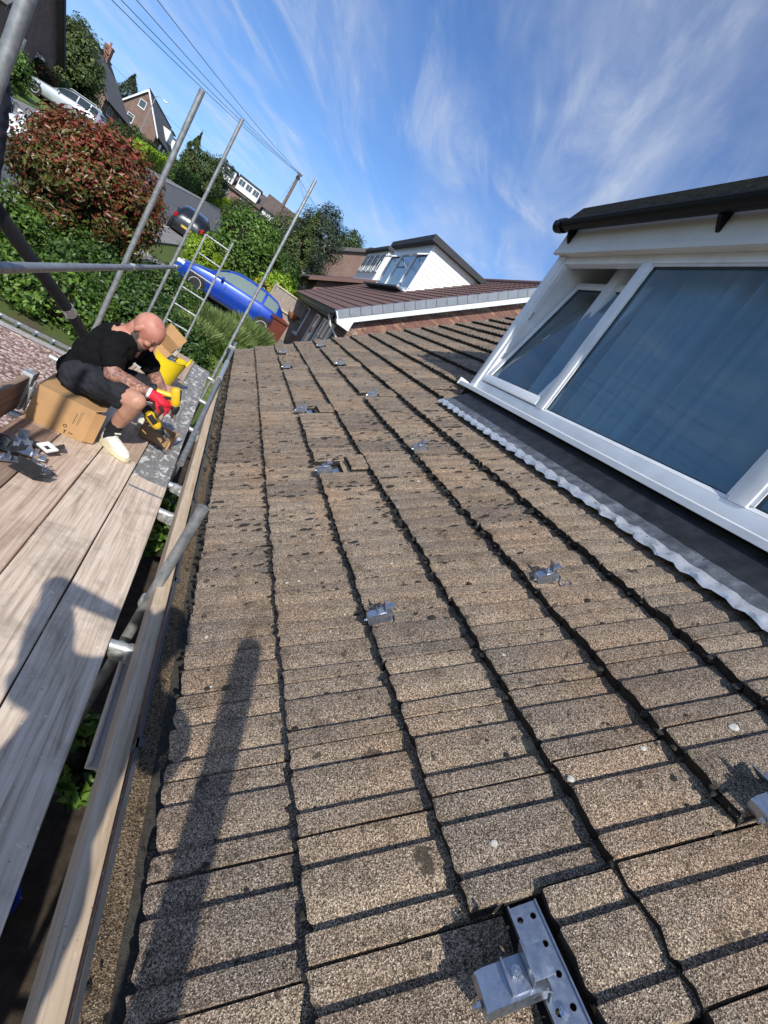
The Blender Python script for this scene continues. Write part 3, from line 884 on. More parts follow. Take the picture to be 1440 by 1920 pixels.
def coupler(p, ax='y', mat='steel_lt', s=1.):
    """right-angle coupler: two saddles, a flap and two bolts"""
    mb = MB(); T = Matrix.Translation(p) @ Matrix.Rotation({'y': 0, 'x': math.pi / 2}[ax], 4, 'Z') @ Matrix.Scale(s, 4)
    mb.M = T
    mb.lathe([(.024, -.026), (.034, -.026), (.036, -.02), (.036, .02), (.034, .026), (.024, .026)], 16)
    mb.cbox((.032, .0, 0), (.022, .05, .046), bev=.004)
    mb.tube((.035, .034, -.004), (.035, -.04, -.004), .0065, seg=8); mb.lathe([(.012, -.007), (.012, .007)], 6, Matrix.Translation((.035, .036, -.004)) @ Matrix.Rotation(R(90), 4, 'X'))
    mb.lathe([(.024, -.026), (.034, -.026), (.034, .026), (.024, .026)], 16, Matrix.Translation((.045, 0, 0)) @ Matrix.Rotation(R(90), 4, 'X'))
    mb.tube((.064, .0, -.03), (.064, .0, .04), .0065, seg=8); mb.lathe([(.012, -.007), (.012, .007)], 6, Matrix.Translation((.064, 0, .036)))
    sc_build(mb, 'coupler', M[mat])
for (x, y, z) in ((-.90, 5.40, .885), (-.90, 8.44, .892), (-.90, 2.28, .878), (.262, 3.46, -.075), (.30, 2.12, -.075), (.262, 4.5, .0), (.250, 3.02, -.085), (.25, 1.76, -.085), (.30, 7.35, -.075), (.306, 8.33, .34)):
    coupler((x, y, z))
# foam-sleeved diagonal brace with a taped joint
mb = MB(); mb.path([(-1.32, 3.55, 1.02), (-1.18, 3.80, .83), (-1.00, 4.15, .60), (-.90, 4.38, .455), (-.82, 4.62, .30)], .041, 14); sc_build(mb, 'foam_sleeve', M['black_foam'])
mb = MB(); mb.path([(-.935, 4.298, .508), (-.905, 4.365, .463)], .0435, 16); sc_build(mb, 'tape_band', M['alu'])

# ------------------------------------------------------------------ deck boards
BT = .038
def board(x0, x1, y0, y1, mat, label, z=-.001, cat='plank', group=None, warp=.003):
    r = random.Random(int(abs(x0 * 100 + y1 * 37)))
    t = thing('scaffold_board', ((x0 + x1) / 2, (y0 + y1) / 2, z - BT), label, cat, group)
    hx, hy = (x1 - x0) / 2 - .0035, (y1 - y0) / 2 - .002
    ny = max(6, int((y1 - y0) / .25)); vs = []
    prof = [(-1, 0), (-1, .9), (-.975, 1), (-.5, 1.0), (0, 1.0), (.5, 1.0), (.975, 1), (1, .9), (1, 0)]
    for j in range(ny + 1):
        y = -hy + 2 * hy * j / ny
        for (a, b) in prof:
            vs.append((a * hx + r.uniform(-.0012, .0012), y + (r.uniform(-.004, .004) if j in (0, ny) else 0), b * BT + (warp * (a * a - .5) * .5 + r.uniform(-.0008, .0008) if b > .5 else 0)))
    n = len(prof)
    mb = MB(); fs = [(j * n + i, j * n + i + 1, (j + 1) * n + i + 1, (j + 1) * n + i) for j in range(ny) for i in range(n - 1)]
    fs += [tuple(range(n))[::-1], tuple(ny * n + i for i in range(n))]
    mb.add(vs, fs)
    mb.build('plank', mat, t)
    return t
EX = [.200, -.030, -.258, -.488, -.718]
Bd = M['board']
b1 = board(EX[1], EX[0], -2.3, 3.235, Bd[1], 'long grey brown scaffold board at the deck edge, in the photographer shadow')
board(EX[1], EX[0], 3.24, 7.43, M['board_splat'], 'grey scaffold board splattered with pale mortar beside the seated worker')
board(EX[2], EX[1], -2.3, 3.42, Bd[1], 'weathered pale scaffold board with a long grain split down its middle')
board(EX[2], EX[1], 3.425, 7.55, Bd[2], 'clean tan scaffold board under the worker and the yellow tub')
board(EX[3], EX[2], -2.3, 3.11, Bd[0], 'pinkish brown scaffold board with steel brackets lying on it')
board(EX[3], EX[2], 3.115, 7.62, Bd[1], 'pale scaffold board under the large cardboard box')
board(EX[4], EX[3], -2.3, 3.30, Bd[3], 'dark reddish scaffold board at the outer edge of the deck')
board(EX[4], EX[3], 3.305, 7.66, Bd[2], 'outer scaffold board running behind the seated worker')
for (x, y0, y1) in ((.1975, -2.2, 3.1),):
    for yy in (y0 + .1, y1 - .05):
        mb = MB(); mb.box((x - .112 * 2 + .008, yy, -.0002), (x - .004, yy + .018, .0022)); o = mb.build('hoop_iron', M['steel'], b1); o.location = -b1.location
        o.location = (-b1.location[0], -b1.location[1], -b1.location[2] + .001)
t = thing('toe_board', (-.79, 1.0, 0), 'dark toe board standing on edge along the outer deck side', 'plank')
mb = MB(); mb.box((-.018, -3.2, -.02), (.018, 2.62, .205), bev=.003); mb.build('plank', Bd[3], t)
mb = MB(); mb.box((-.03, 2.45, -.03), (.032, 2.52, .225), bev=.006); mb.cbox((.055, 2.49, .11), (.05, .05, .06), bev=.008); mb.tube((.05, 2.47, -.02), (.05, 2.47, .19), .008, seg=8); mb.build('board_clip', M['steel_lt'], t, True)
# new timber lying on the transom ends beside the gutter
t = thing('timber_batten', (.327, 2.6, -.041), 'long clean sawn timber lying between deck and gutter', 'timber')
mb = MB(); mb.box((-.031, -5.0, 0), (.031, 4.6, .098), bev=.004); mb.build('plank', M['batten_new'], t)
t = thing('plastic_trim', (.316, 1.62, -.22), 'white plastic trim length lying below the timber', 'trim')
mb = MB(); mb.box((-.028, -.30, 0), (.028, .30, .012), bev=.003); mb.box((-.028, -.30, .0122), (-.018, .30, .05), bev=.002); mb.build('profile', M['upvc'], t, True)

# ------------------------------------------------------------------ solar roof hooks
def perf_plate(mb, x0, x1, y0, y1, z, nx, ny, hr, th=.004):
    for i in range(nx):
        for j in range(ny):
            ax, bx = x0 + (x1 - x0) * i / nx, x0 + (x1 - x0) * (i + 1) / nx
            ay, by = y0 + (y1 - y0) * j / ny, y0 + (y1 - y0) * (j + 1) / ny
            cx, cy = (ax + bx) / 2, (ay + by) / 2
            out = [(bx, cy), (bx, by), (cx, by), (ax, by), (ax, cy), (ax, ay), (cx, ay), (bx, ay)]
            inn = [(cx + hr * math.cos(a * math.pi / 4), cy + hr * math.sin(a * math.pi / 4)) for a in range(8)]
            vs = [(x, y, z) for x, y in out] + [(x, y, z) for x, y in inn] + [(x, y, z - th) for x, y in inn]
            fs = [(k, (k + 1) % 8, 8 + (k + 1) % 8, 8 + k) for k in range(8)] + [(8 + k, 8 + (k + 1) % 8, 16 + (k + 1) % 8, 16 + k) for k in range(8)]
            mb.add(vs, fs)
def hook_meshes():
    D = {}
    mb = MB(); perf_plate(mb, -.17, .125, -.030, .030, -.018, 6, 2, .0066)
    mb.box((-.17, .0302, -.022), (.125, .0335, -.004)); mb.box((-.17, -.0335, -.022), (.125, -.0302, -.012))
    D['base_plate'] = (mb.mesh('base_plate', False, [M['alu_dark']]), 'base_plate')
    mb = MB()   # hollow bent arm, open towards the eave
    mb.prism([(.02, -.020), (.02, .026), (.034, .044), (.048, .050), (.135, .050), (.150, .044), (.155, .034), (.155, .016), (.151, .016), (.150, .032), (.132, .046), (.05, .046), (.036, .040), (.024, .024), (.024, -.020)], (-.030, 0, 0), (0, 1, 0), (0, 0, 1), (.060, 0, 0))
    mb.box((-.0295, .03, .004), (-.0265, .152, .0435)); mb.box((.0265, .03, .004), (.0295, .152, .0435))
    D['arm'] = (mb.mesh('arm', True, [M['alu_dark']]), 'arm')
    mb = MB()
    mb.box((-.024, .060, .0505), (.030, .100, .0545), bev=.001); mb.box((-.024, .096, .0546), (.030, .100, .066))
    mb.box((-.024, .056, .0505), (.034, .0598, .098), bev=.001); mb.box((-.020, .012, .066), (.030, .0557, .070), bev=.001); mb.box((-.020, .012, .058), (.030, .016, .0658))
    D['clamp'] = (mb.mesh('clamp', True, [M['alu_dark']]), 'clamp')
    mb = MB(); mb.lathe([(.0, .080), (.0045, .080), (.005, .0785), (.005, .066), (.0105, .066), (.0115, .064), (.0115, .0548)], 6, Matrix.Translation((.004, .079, 0)))
    
    D['bolt'] = (mb.mesh('bolt', True, [M['stainless']]), 'bolt')
    mb = MB(); mb.lathe([(0, 0), (.008, 0), (.008, .007), (.004, .008), (.004, .016), (0, .016)], 6, Matrix.Translation((-.012, .156, .030)) @ Matrix.Rotation(R(-90), 4, 'X'))
    D['side_bolt'] = (mb.mesh('side_bolt', True, [M['stainless']]), 'side_bolt')
    mb = MB(); mb.lathe([(0, 0), (.006, .001), (.010, .003), (.010, .006), (0, .008)], 8, Matrix.Translation((-.05, .006, -.017)))
    D['screw'] = (mb.mesh('screw', True, [M['stainless']]), 'screw')
    return D
HK = hook_meshes()
def hook(u, y, label, rot=0, group='roof hooks set out in two rows'):
    t = thing('roof_hook', (0, 0, 0), label, 'roof hook', group)
    t.matrix_world = roofM(u, y, .006) @ Matrix.Rotation(rot, 4, 'Z') @ (Matrix.Scale(1, 4) if y < 1 else Matrix.Diagonal((.60, .78, .92, 1)))
    for me, nm in HK.values(): link_mesh(nm, me, t)
hook(.322, .340, 'large aluminium roof hook on a perforated plate in the open gap between tiles', 0)
hook(.318, 1.445, 'aluminium roof hook on closed tiles, directly up the eave row after the open perforated one')
hook(.318, 3.02, 'roof hook standing in the biggest square opening of the roof')
hook(.315, 4.60, 'roof hook in the dark opening, eave row, past the biggest square one')
hook(.330, 6.92, 'small roof hook in the eave row, second from the far verge', .05)
hook(.375, 8.20, 'small roof hook in the eave row, closest to the far verge')
hook(1.075, .455, 'roof hook poking from under a lifted tile below the lead flashing')
hook(1.035, 1.455, 'aluminium roof hook on closed tiles in the row below the lead flashing')
hook(1.020, 3.12, 'roof hook below the far end of the lead flashing')
hook(1.050, 4.78, 'roof hook in the upper row beside a broken dark opening')
hook(1.040, 6.66, 'pale roof hook in the upper row between opening and far verge')
hook(1.000, 8.45, 'small roof hook in the upper row, closest to the far verge')

# ------------------------------------------------------------------ things on the deck
def m_card(name, a=(.46, .27, .125)):
    t = NT(name); p = t.obj()
    c = t.ramp(t.noise(p, 7, 4, .6), [(.3, tuple(x * .86 for x in a)), (.7, tuple(min(1, x * 1.1) for x in a))])
    t.bump(t.noise(t.mapping(p, (220, 6, 6)), 1, 2), .12, .002)
    return t.done(c, .85, 0, .2)
M['card'] = m_card('cardboard'); M['card_dark'] = m_card('cardboard_inside', (.30, .19, .10))
M['ink'] = m_plain('box_ink', (.045, .03, .02), .8)
# large box lying on its side, opening towards the roof
t = thing('cardboard_box', (-.535, 3.46, 0), 'large brown cardboard box lying on its side under the seated worker', 'box', None, R(1.5))
th_ = .005; L0, L1, W0, W1, H = -.165, .165, -.125, .20, .232
mb = MB()
mb.box((L0, W0, 0), (L1, W0 + th_, H)); mb.box((L0, W1 - th_, 0), (L1, W1, H))
mb.box((L0, W0 + th_ + .0003, 0), (L1, W1 - th_ - .0003, th_)); mb.box((L0, W0 + th_ + .0003, H - th_), (L1, W1 - th_ - .0003, H))
mb.box((L0, W0 + th_ + .0003, th_ + .0003), (L0 + th_, W1 - th_ - .0003, H - th_ - .0003))
mb.build('carton', M['card'], t)
mb = MB()
mb.prism([(0, 0), (.055, .03), (.052, .035), (-.002, .005)], (L1, W0, .01), (1, 0, 0), (0, 1, 0), (0, 0, H - .02)); mb.build('flap', M['card'], t)
mb = MB(); mb.prism([(0, 0), (.05, -.06), (.054, -.057), (.004, .003)], (L1, W0 + .01, .012), (1, 0, 0), (0, 0, 1), (0, .26, 0)); mb.build('flap', M['card_dark'], t)
mb = MB(); mb.prism([(0, 0), (.045, .03), (.043, .034), (-.002, .004)], (L1, W0 + .01, H - .004), (1, 0, 0), (0, 0, 1), (0, .26, 0)); mb.build('flap', M['card'], t)
mb = MB(); yf = W0 - .0006
def ink(x0, z0, x1, z1): mb.box((x0, yf - .0003, z0), (x1, yf, z1))
for k, (xa, w) in enumerate(((.075, .004), (.095, .0022), (.103, .0022))):       # lines of print running up the box face
    zz_ = .095
    while zz_ < (.165 if k == 0 else .185):
        h_ = rng.uniform(.006, .016); ink(xa, zz_, xa + w, min(zz_ + h_, .19)); zz_ += h_ + .003
ink(.052, .012, .058, .030); ink(.046, .030, .064, .034)
for q in range(10):
    a_ = q / 10 * 2 * math.pi; mb.cbox((.045 + .009 * math.cos(a_), yf - .0002, .06 + .009 * math.sin(a_)), (.005, .0004, .005))
ink(.078, .02, .082, .034); ink(.086, .02, .09, .03); ink(.094, .022, .099, .032)
mb.build('printing', M['ink'], t)
# small open box with the drills' packaging
t = thing('cardboard_box', (.0, 3.98, 0), 'small open cardboard box in front of the worker knee', 'box', None, R(-8))
mb = MB(); w_, d_, h_ = .115, .085, .105
mb.box((-w_, -d_, 0), (w_, -d_ + .004, h_)); mb.box((-w_, d_ - .004, 0), (w_, d_, h_)); mb.box((-w_, -d_ + .0045, 0), (-w_ + .004, d_ - .0045, h_)); mb.box((w_ - .004, -d_ + .0045, 0), (w_, d_ - .0045, h_)); mb.box((-w_ + .0045, -d_ + .0045, 0), (w_ - .0045, d_ - .0045, .004))
mb.build('carton', M['card'], t)
mb = MB(); mb.prism([(0, 0), (.02, .07), (.024, .07), (.004, 0)], (w_, -d_, h_), (1, 0, 0), (0, 0, 1), (0, .16, 0)); mb.build('flap', M['card'], t)
mb = MB(); mb.prism([(0, 0), (-.04, -.075), (-.044, -.075), (-.004, 0)], (-d_, 0, h_), (1, 0, 0), (0, 0, 1), (0, .2, 0)); o = mb.build('flap', M['card_dark'], t); o.rotation_euler = (0, 0, math.pi / 2); o.location = (.1, 0, 0)
mb = MB()
for q in range(9):
    mb.M = Matrix.Translation((rng.uniform(-.08, .08), rng.uniform(-.05, .05), .05 + .006 * q)) @ Matrix.Rotation(rng.uniform(0, 3), 4, 'Z') @ Matrix.Rotation(rng.uniform(-.4, .4), 4, 'X'); mb.cbox((0, 0, 0), (.06, .03, .006)); mb.M = None
tag(mb.build('loose_bracket', M['alu_dark'], t), kind='stuff')
# flattened carton leaning behind the worker
t = thing('cardboard_sheet', (-.36, 5.36, .36), 'folded piece of cardboard sticking out of the yellow tub behind the worker', 'cardboard')
mb = MB(Matrix.Rotation(R(20), 4, 'Y') @ Matrix.Rotation(R(-12), 4, 'X')); mb.box((-.10, -.003, -.12), (.11, .003, .26)); mb.build('sheet', M['card'], t)
mb = MB(Matrix.Rotation(R(20), 4, 'Y') @ Matrix.Rotation(R(30), 4, 'X')); mb.box((-.09, .03, -.1), (.10, .036, .18)); mb.build('sheet', M['card'], t)
# yellow flexible tub
t = thing('flexible_tub', (-.245, 5.45, 0), 'bright yellow flexible tub with two handles beside the seated worker', 'tub')
M['yellow'] = m_plain('yellow_plastic', (.72, .52, .008), .4, var=.1, scale=5)
mb = MB(); prof = [(.0, .004), (.115, .004), (.122, .02), (.165, .33), (.171, .335), (.171, .342), (.162, .342), (.118, .024), (.11, .014), (0, .012)]
mb.lathe(prof, 28, Matrix.Scale(1, 4)); 
for i, v in enumerate(mb.v):
    a = math.atan2(v[1], v[0]); k = 1 + (.10 * math.cos(2 * a + .5) + .03 * math.sin(3 * a)) * v[2] / .35
    mb.v[i] = (v[0] * k, v[1] * k, v[2] * (1 + .05 * math.cos(2 * a)))
mb.build('bucket', M['yellow'], t, True)
for s in (-1, 1):
    mb = MB(); c_ = Vector((.175 * s, 0, .345)); mb.path([c_ + Vector((0, -.07, -.01)), c_ + Vector((.01 * s, -.06, .04)), c_ + Vector((.015 * s, 0, .06)), c_ + Vector((.01 * s, .06, .04)), c_ + Vector((0, .07, -.01))], .012, 8); mb.build('handle', M['yellow'], t, True)
mb = MB(); rb = random.Random(8)
for q in range(16):
    mb.M = Matrix.Translation((rb.uniform(-.08, .08), rb.uniform(-.08, .08), .25 + rb.uniform(0, .07))) @ Matrix.Rotation(rb.uniform(0, 3), 4, 'Z') @ Matrix.Rotation(rb.uniform(-.7, .7), 4, 'X'); mb.cbox((0, 0, 0), (.09, .045, .016), bev=.003); mb.M = None
tag(mb.build('tub_contents', M['alu_dark'], t), kind='stuff')
# packets / brackets pile on the boards
piles = [(-.52, 3.02, 20, 'black_steel', 'black steel bracket blades tipped against the white label packet'), (-.46, 2.98, -35, 'white', 'white label packet lying on the bracket pile'),
         (-.50, 2.86, 12, 'alu', 'bright slotted aluminium clamp lying on the dark brackets'), (-.60, 2.87, 70, 'alu_dark', 'bluish aluminium clamp at the outer end of the bracket pile'),
         (-.47, 2.70, -14, 'black_steel', 'flat black steel plate lying at the near end of the bracket pile'), (-.58, 2.72, 38, 'alu_dark', 'dull bluish bent steel bracket in the middle of the pile'),
         (-.56, 2.95, -60, 'alu_dark', 'upright bluish steel bracket in the pile beside the large cardboard box'), (-.64, 2.78, 5, 'black_steel', 'black steel bracket at the toe board side of the pile'), (-.41, 2.80, -30, 'stainless', 'small shiny bolt plate at the right side of the bracket pile')]
for q, (x, y, a, m, lab) in enumerate(piles):
    t = thing('roof_bracket' if m != 'white' else 'label_packet', (x, y, 0), lab, 'bracket' if m != 'white' else 'packet', None, R(a))
    T = Matrix.Translation((0, 0, .004 + .012 * (q % 4))) @ Matrix.Rotation(R((q * 37) % 19 - 6), 4, 'X')
    mb = MB(T)
    if m == 'white':
        mb.cbox((0, 0, .035), (.085, .07, .012), bev=.003); mb.build('packet', M['white'], t)
        mb = MB(T); mb.cbox((.01, -.01, .0422), (.03, .022, .001)); mb.build('printing', M['ink'], t)
    elif m in ('black_steel',):
        perf_plate(mb, -.062, .062, -.03, .03, .006, 3, 2, .006); mb.box((-.062, .0302, .0), (.062, .0325, .006 + .035 * ((q * 7) % 3 + .4)))
        mb.prism([(0, 0), (.06, .05), (.064, .047), (.004, 0)], (.062, -.03, .004), (1, 0, 0), (0, 0, 1), (0, .058, 0)); mb.build('plate', M[m], t)
    else:
        mb.box((-.07, -.025, 0), (.07, .025, .006), bev=.001); mb.box((-.07, -.025, .0062), (-.064, .025, .05), bev=.001); mb.box((.02, -.025, .0062), (.026, .025, .035), bev=.001); mb.build('plate', M[m], t)
        mb = MB(T); mb.lathe([(0, .03), (.005, .03), (.005, .014), (.011, .014), (.011, .0063)], 6); mb.build('bolt', M['stainless'], t)
# access ladder at the far end of the deck
t = thing('ladder', (-.42, 7.82, -1.4), 'aluminium access ladder standing up past the far deck end', 'ladder')
mb = MB()
for s, dx in ((-1, -.163), (1, .163)):
    mb = MB(); mb.prism([(-.012, -.03), (.012, -.03), (.012, .03), (-.012, .03)], (dx, 0, 0), (1, 0, 0), (0, 1, 0), (-.045, -.12, 3.03 - (.11 if s < 0 else 0))); mb.build('stile', M['steel'], t)
for k in range(12):
    z = .2 + .247 * k; f_ = z / 3.03
    mb = MB(); mb.tube((-.163 - .045 * f_, -.12 * f_, z), (.163 - .045 * f_, -.12 * f_, z), .0125, seg=10); mb.build('rung', M['steel'], t, True)
# ladder lying on the gravel
def lad(p0, p1, label, w=.38):
    p0, p1 = Vector(p0), Vector(p1); d = (p1 - p0); L = d.length; d.normalize(); s = Vector((-d.y, d.x, 0)).normalized() * w
    t = thing('ladder', p0, label, 'ladder')
    for k in (0, 1):
        mb = MB(); o = s * k; up = Vector((0, 0, 1)); mb.prism([(-.014, 0), (.014, 0), (.014, .065), (-.014, .065)], o, s.normalized(), up, d * L); mb.build('stile', M['alu'], t)
    k = .15
    while k < L - .05:
        mb = MB(); mb.tube(d * k + Vector((0, 0, .032)), d * k + s + Vector((0, 0, .032)), .016, seg=8); mb.build('rung', M['alu'], t, True); k += .25
lad((-3.9, 9.0, gz(0, 9.0) + .05), (-1.35, 9.25, gz(0, 9.25) + .05), 'aluminium ladder lying flat on the pink gravel')
# blue rope coil and pot plant under the deck edge
t = thing('bucket', (.36, 1.80, gz(0, 1.8) + .045), 'blue plastic bucket standing on the soil below the deck', 'bucket')
mb = MB(); mb.lathe([(0, .004), (.085, .004), (.105, .20), (.111, .20), (.111, .212), (.103, .212), (.081, .012), (0, .012)], 24); mb.build('shell', m_plain('blue_plastic', (.008, .025, .17), .5), t, True)
mb = MB(); mb.path([(.111 * math.cos(a), .111 * math.sin(a), .207 - .05 * math.sin(a * 2 - .3)) for a in [i * math.pi / 10 for i in range(11)]], .004, 6); mb.build('handle', M['stainless'], t, True)
# ------------------------------------------------------------------ people
def caps(mb, p0, r0, p1, r1, seg=14):
    """tapered limb with rounded ends"""
    p0, p1 = Vector(p0), Vector(p1); d = (p1 - p0).normalized()
    pts, rs = [], []
    for k in range(4): a = math.pi / 2 * (1 - k / 4); pts.append(p0 - d * r0 * math.sin(a)); rs.append(max(1e-4, r0 * math.cos(a)))
    for k in range(5): f = k / 4; pts.append(p0.lerp(p1, f)); rs.append(r0 + (r1 - r0) * f)
    for k in range(1, 5): a = math.pi / 2 * k / 4; pts.append(p1 + d * r1 * math.sin(a)); rs.append(max(1e-4, r1 * math.cos(a)))
    mb.path(pts, rs, seg, True)
def ell(mb, c, ax, ay, az, ra, rb, rc):
    ax, ay, az = Vector(ax).normalized(), Vector(ay).normalized(), Vector(az).normalized()
    T = Matrix(((ax.x * ra, ay.x * rb, az.x * rc, c[0]), (ax.y * ra, ay.y * rb, az.y * rc, c[1]), (ax.z * ra, ay.z * rb, az.z * rc, c[2]), (0, 0, 0, 1)))
    o = mb.M; mb.M = T; mb.ico((0, 0, 0), 1, 3); mb.M = o
def fuse(mb, name, mat, parent, voxel=.008, it=6, loc=(0, 0, 0), wrinkle=0.0, wsc=9.):
    """melts overlapping shapes into one continuous skin"""
    me = bpy.data.meshes.new(name); me.from_pydata(mb.v, [], mb.f); me.update()
    o = bpy.data.objects.new('tmp', me); COL.objects.link(o)
    m = o.modifiers.new('r', 'REMESH'); m.mode = 'VOXEL'; m.voxel_size = voxel
    s = o.modifiers.new('s', 'SMOOTH'); s.factor = .5; s.iterations = it
    dg = bpy.context.evaluated_depsgraph_get(); dg.update()
    out = bpy.data.meshes.new_from_object(o.evaluated_get(dg))
    bpy.data.objects.remove(o, do_unlink=True)
    out.name = name
    if wrinkle:
        n = len(out.vertices); co = np.empty(n * 3, 'f'); out.vertices.foreach_get('co', co); co = co.reshape(-1, 3)
        no = np.empty(n * 3, 'f'); out.vertices.foreach_get('normal', no); no = no.reshape(-1, 3)
        for i in range(n):
            p = Vector(co[i]) * wsc
            co[i] += no[i] * wrinkle * (mnoise.noise(Vector((p.x, p.y * 1.2, p.z * 2.2))) + .5 * mnoise.noise(p * 2.3))
        out.vertices.foreach_set('co', co.ravel()); out.update()
    out.materials.clear(); out.materials.append(mat)
    out.polygons.foreach_set('use_smooth', [True] * len(out.polygons))
    ob = bpy.data.objects.new(name, out); COL.objects.link(ob)
    if parent is not None: ob.parent = parent; ob.location = -Vector(parent.location)
    return ob
def m_skin():
    t = NT('skin_with_tattoos'); p = t.pos()
    n = t.noise(p, 16, 4, .6)
    base = t.ramp(n, [(.3, (.42, .205, .135)), (.7, (.55, .30, .21))])
    red = t.attr('flush')
    base = t.mix(red.outputs['Fac'], base, t.ramp(n, [(.3, (.40, .15, .105)), (.7, (.53, .25, .185))]))
    ink1 = t.noise(p, 34, 4, .62, 1.2); ink2 = t.voro(p, 46, 'Distance')
    k = t.math('MULTIPLY', t.val(ink1, .40, .48), t.attr('tattoo').outputs['Fac'])
    base = t.mix(t.math('MULTIPLY', k, .82), base, t.mix(t.val(ink2, .1, .6), (.035, .04, .045), (.22, .10, .08)))
    return t.done(base, .48, 0, .4)
M['skin'] = m_skin()
M['shirt'] = m_plain('black_cotton', (.007, .007, .0075), .95, var=.3, scale=14, bump=.4, bscale=60, spec=.12)
M['shorts'] = m_plain('charcoal_shorts', (.022, .023, .027), .9, var=.3, scale=14, bump=.4, bscale=60, spec=.15)
M['sock'] = m_plain('black_sock', (.01, .011, .016), .95, bump=.5, bscale=300)
M['shoe'] = m_plain('cream_leather', (.72, .70, .60), .5, var=.22, scale=30)
M['sole'] = m_plain('cream_sole', (.62, .56, .36), .6, var=.1)
M['glove'] = m_plain('red_glove', (.62, .012, .035), .7, var=.2, scale=40, bump=.5, bscale=140)
M['beard'] = m_plain('grey_beard', (.11, .085, .065), .95, var=.5, scale=140, bump=.9, bscale=260)
M['drill_y'] = m_plain('drill_yellow', (.70, .45, .02), .4, var=.08)
M['drill_k'] = m_plain('drill_black', (.016, .016, .017), .5, var=.2)

def finger(mb, base, d0, d1, l, r):
    base = Vector(base); d0 = Vector(d0).normalized(); d1 = Vector(d1).normalized()
    a = base + d0 * l * .42; b = a + (d0 + d1).normalized() * l * .32; c = b + d1 * l * .26
    caps(mb, base, r, a, r * .97, 10); caps(mb, a, r * .97, b, r * .9, 10); caps(mb, b, r * .9, c, r * .75, 10)
def hand(mb, wrist, d, side, curl, pal=(.014, .042), thumb=1, l=.078):
    """palm towards curl, four unequal bent fingers and a thumb from the side of the palm"""
    w = Vector(wrist); d = Vector(d).normalized(); side = Vector(side).normalized(); curl = Vector(curl).normalized()
    pc = w + d * .05
    ell(mb, pc, d, side, curl, .055, .043, .018)
    caps(mb, w, .026, pc, .02)
    for k, (o, ll) in enumerate(((-.030, .86), (-.010, 1.0), (.010, .97), (.029, .78))):
        finger(mb, pc + d * .04 + side * o, d * .6 + curl * .6, curl * .9 - d * .55, l * ll, .0092)
    b = pc - d * .012 - side * .036 * thumb
    finger(mb, b, -side * thumb * .6 + d * .5 + curl * .5, d * .5 + curl * .8 + side * .25 * thumb, .062, .0105)

man = thing('person', (-.45, 3.5, 0), 'bald bearded person in black t-shirt and shorts sitting on a box, drilling with red glove', 'person')
H = Vector((-.345, 3.58, .80)); F = Vector((.76, -.22, -.60)).normalized(); S_ = Vector((.28, .96, 0)).normalized(); Cc = S_.cross(F).normalized()
if Cc.z < 0: Cc = -Cc
S_ = F.cross(Cc).normalized()
sR, eR, wR = Vector((-.455, 3.46, .645)), Vector((-.385, 3.36, .495)), Vector((-.145, 3.39, .490))
sL, eL, wL = Vector((-.375, 3.80, .635)), Vector((-.215, 3.84, .50)), Vector((-.075, 3.66, .435))
hR, kR, aR = Vector((-.50, 3.52, .345)), Vector((-.200, 3.29, .43)), Vector((-.258, 3.475, .12))
hL, kL, aL = Vector((-.46, 3.72, .34)), Vector((-.055, 3.86, .42)), Vector((-.115, 4.05, .11))
mb = MB()
ell(mb, H + F * .002 + Cc * .018, F, S_, Cc, .104, .083, .098)
ell(mb, H + F * .035 - Cc * .058, F, S_, Cc, .070, .062, .068)
ell(mb, H + F * .060 - Cc * .085, F, S_, Cc, .040, .040, .034)
ell(mb, H + F * .078 + Cc * .022, F, S_, Cc, .030, .058, .016)      # brow
caps(mb, H + F * .092 + Cc * .008, .011, H + F * .118 - Cc * .032, .015)
for s in (-1, 1):
    ell(mb, H - F * .012 - Cc * .012 + S_ * s * .084, F, S_, Cc, .020, .009, .033)
    ell(mb, H + F * .078 - Cc * .022 + S_ * s * .038, F, S_, Cc, .026, .024, .022)
ell(mb, H + F * .098 - Cc * .064, F, S_, Cc, .010, .026, .007); ell(mb, H + F * .094 - Cc * .078, F, S_, Cc, .010, .022, .007)
nk = Vector((-.43, 3.62, .69))
caps(mb, H - F * .030 - Cc * .045, .056, nk, .060)
for (a, b, r) in (((-.53, 3.62, .35), (-.49, 3.64, .50), .12), ((-.49, 3.64, .50), (-.44, 3.63, .64), .12)):
    caps(mb, a, r, b, r)
caps(mb, sR, .062, eR, .049); caps(mb, eR, .050, eR.lerp(wR, .45), .047); caps(mb, eR.lerp(wR, .4), .047, wR, .029)
caps(mb, sL, .060, eL, .047); caps(mb, eL, .048, eL.lerp(wL, .4), .045); caps(mb, eL.lerp(wL, .4), .045, wL, .028)
for (h, k, a) in ((hR, kR, aR), (hL, kL, aL)):
    caps(mb, h, .088, k, .060); caps(mb, k, .058, k.lerp(a, .35), .060); caps(mb, k.lerp(a, .3), .060, a, .038); caps(mb, a, .038, a - Vector((0, 0, .05)), .036)
hand(mb, wL, (.80, -.45, -.30), (.35, .75, -.3), (.3, -.2, -.8), thumb=-1)
body = fuse(mb, 'body', M['skin'], man, .0055, 4)
me = body.data; nv = len(me.vertices); co = np.empty(nv * 3, 'f'); me.vertices.foreach_get('co', co); co = co.reshape(-1, 3)
def segd(p, a, b):
    a, b = np.array(a), np.array(b); ab = b - a; t = np.clip(((p - a) @ ab) / (ab @ ab), 0, 1); return np.linalg.norm(p - (a + t[:, None] * ab), axis=1)
tat = np.zeros(nv, 'f')
for a, b in ((sR, eR), (eR, wR), (sL, eL), (eL, wL.lerp(eL, .1))): tat = np.maximum(tat, np.clip((.072 - segd(co, a, b)) / .012, 0, 1))
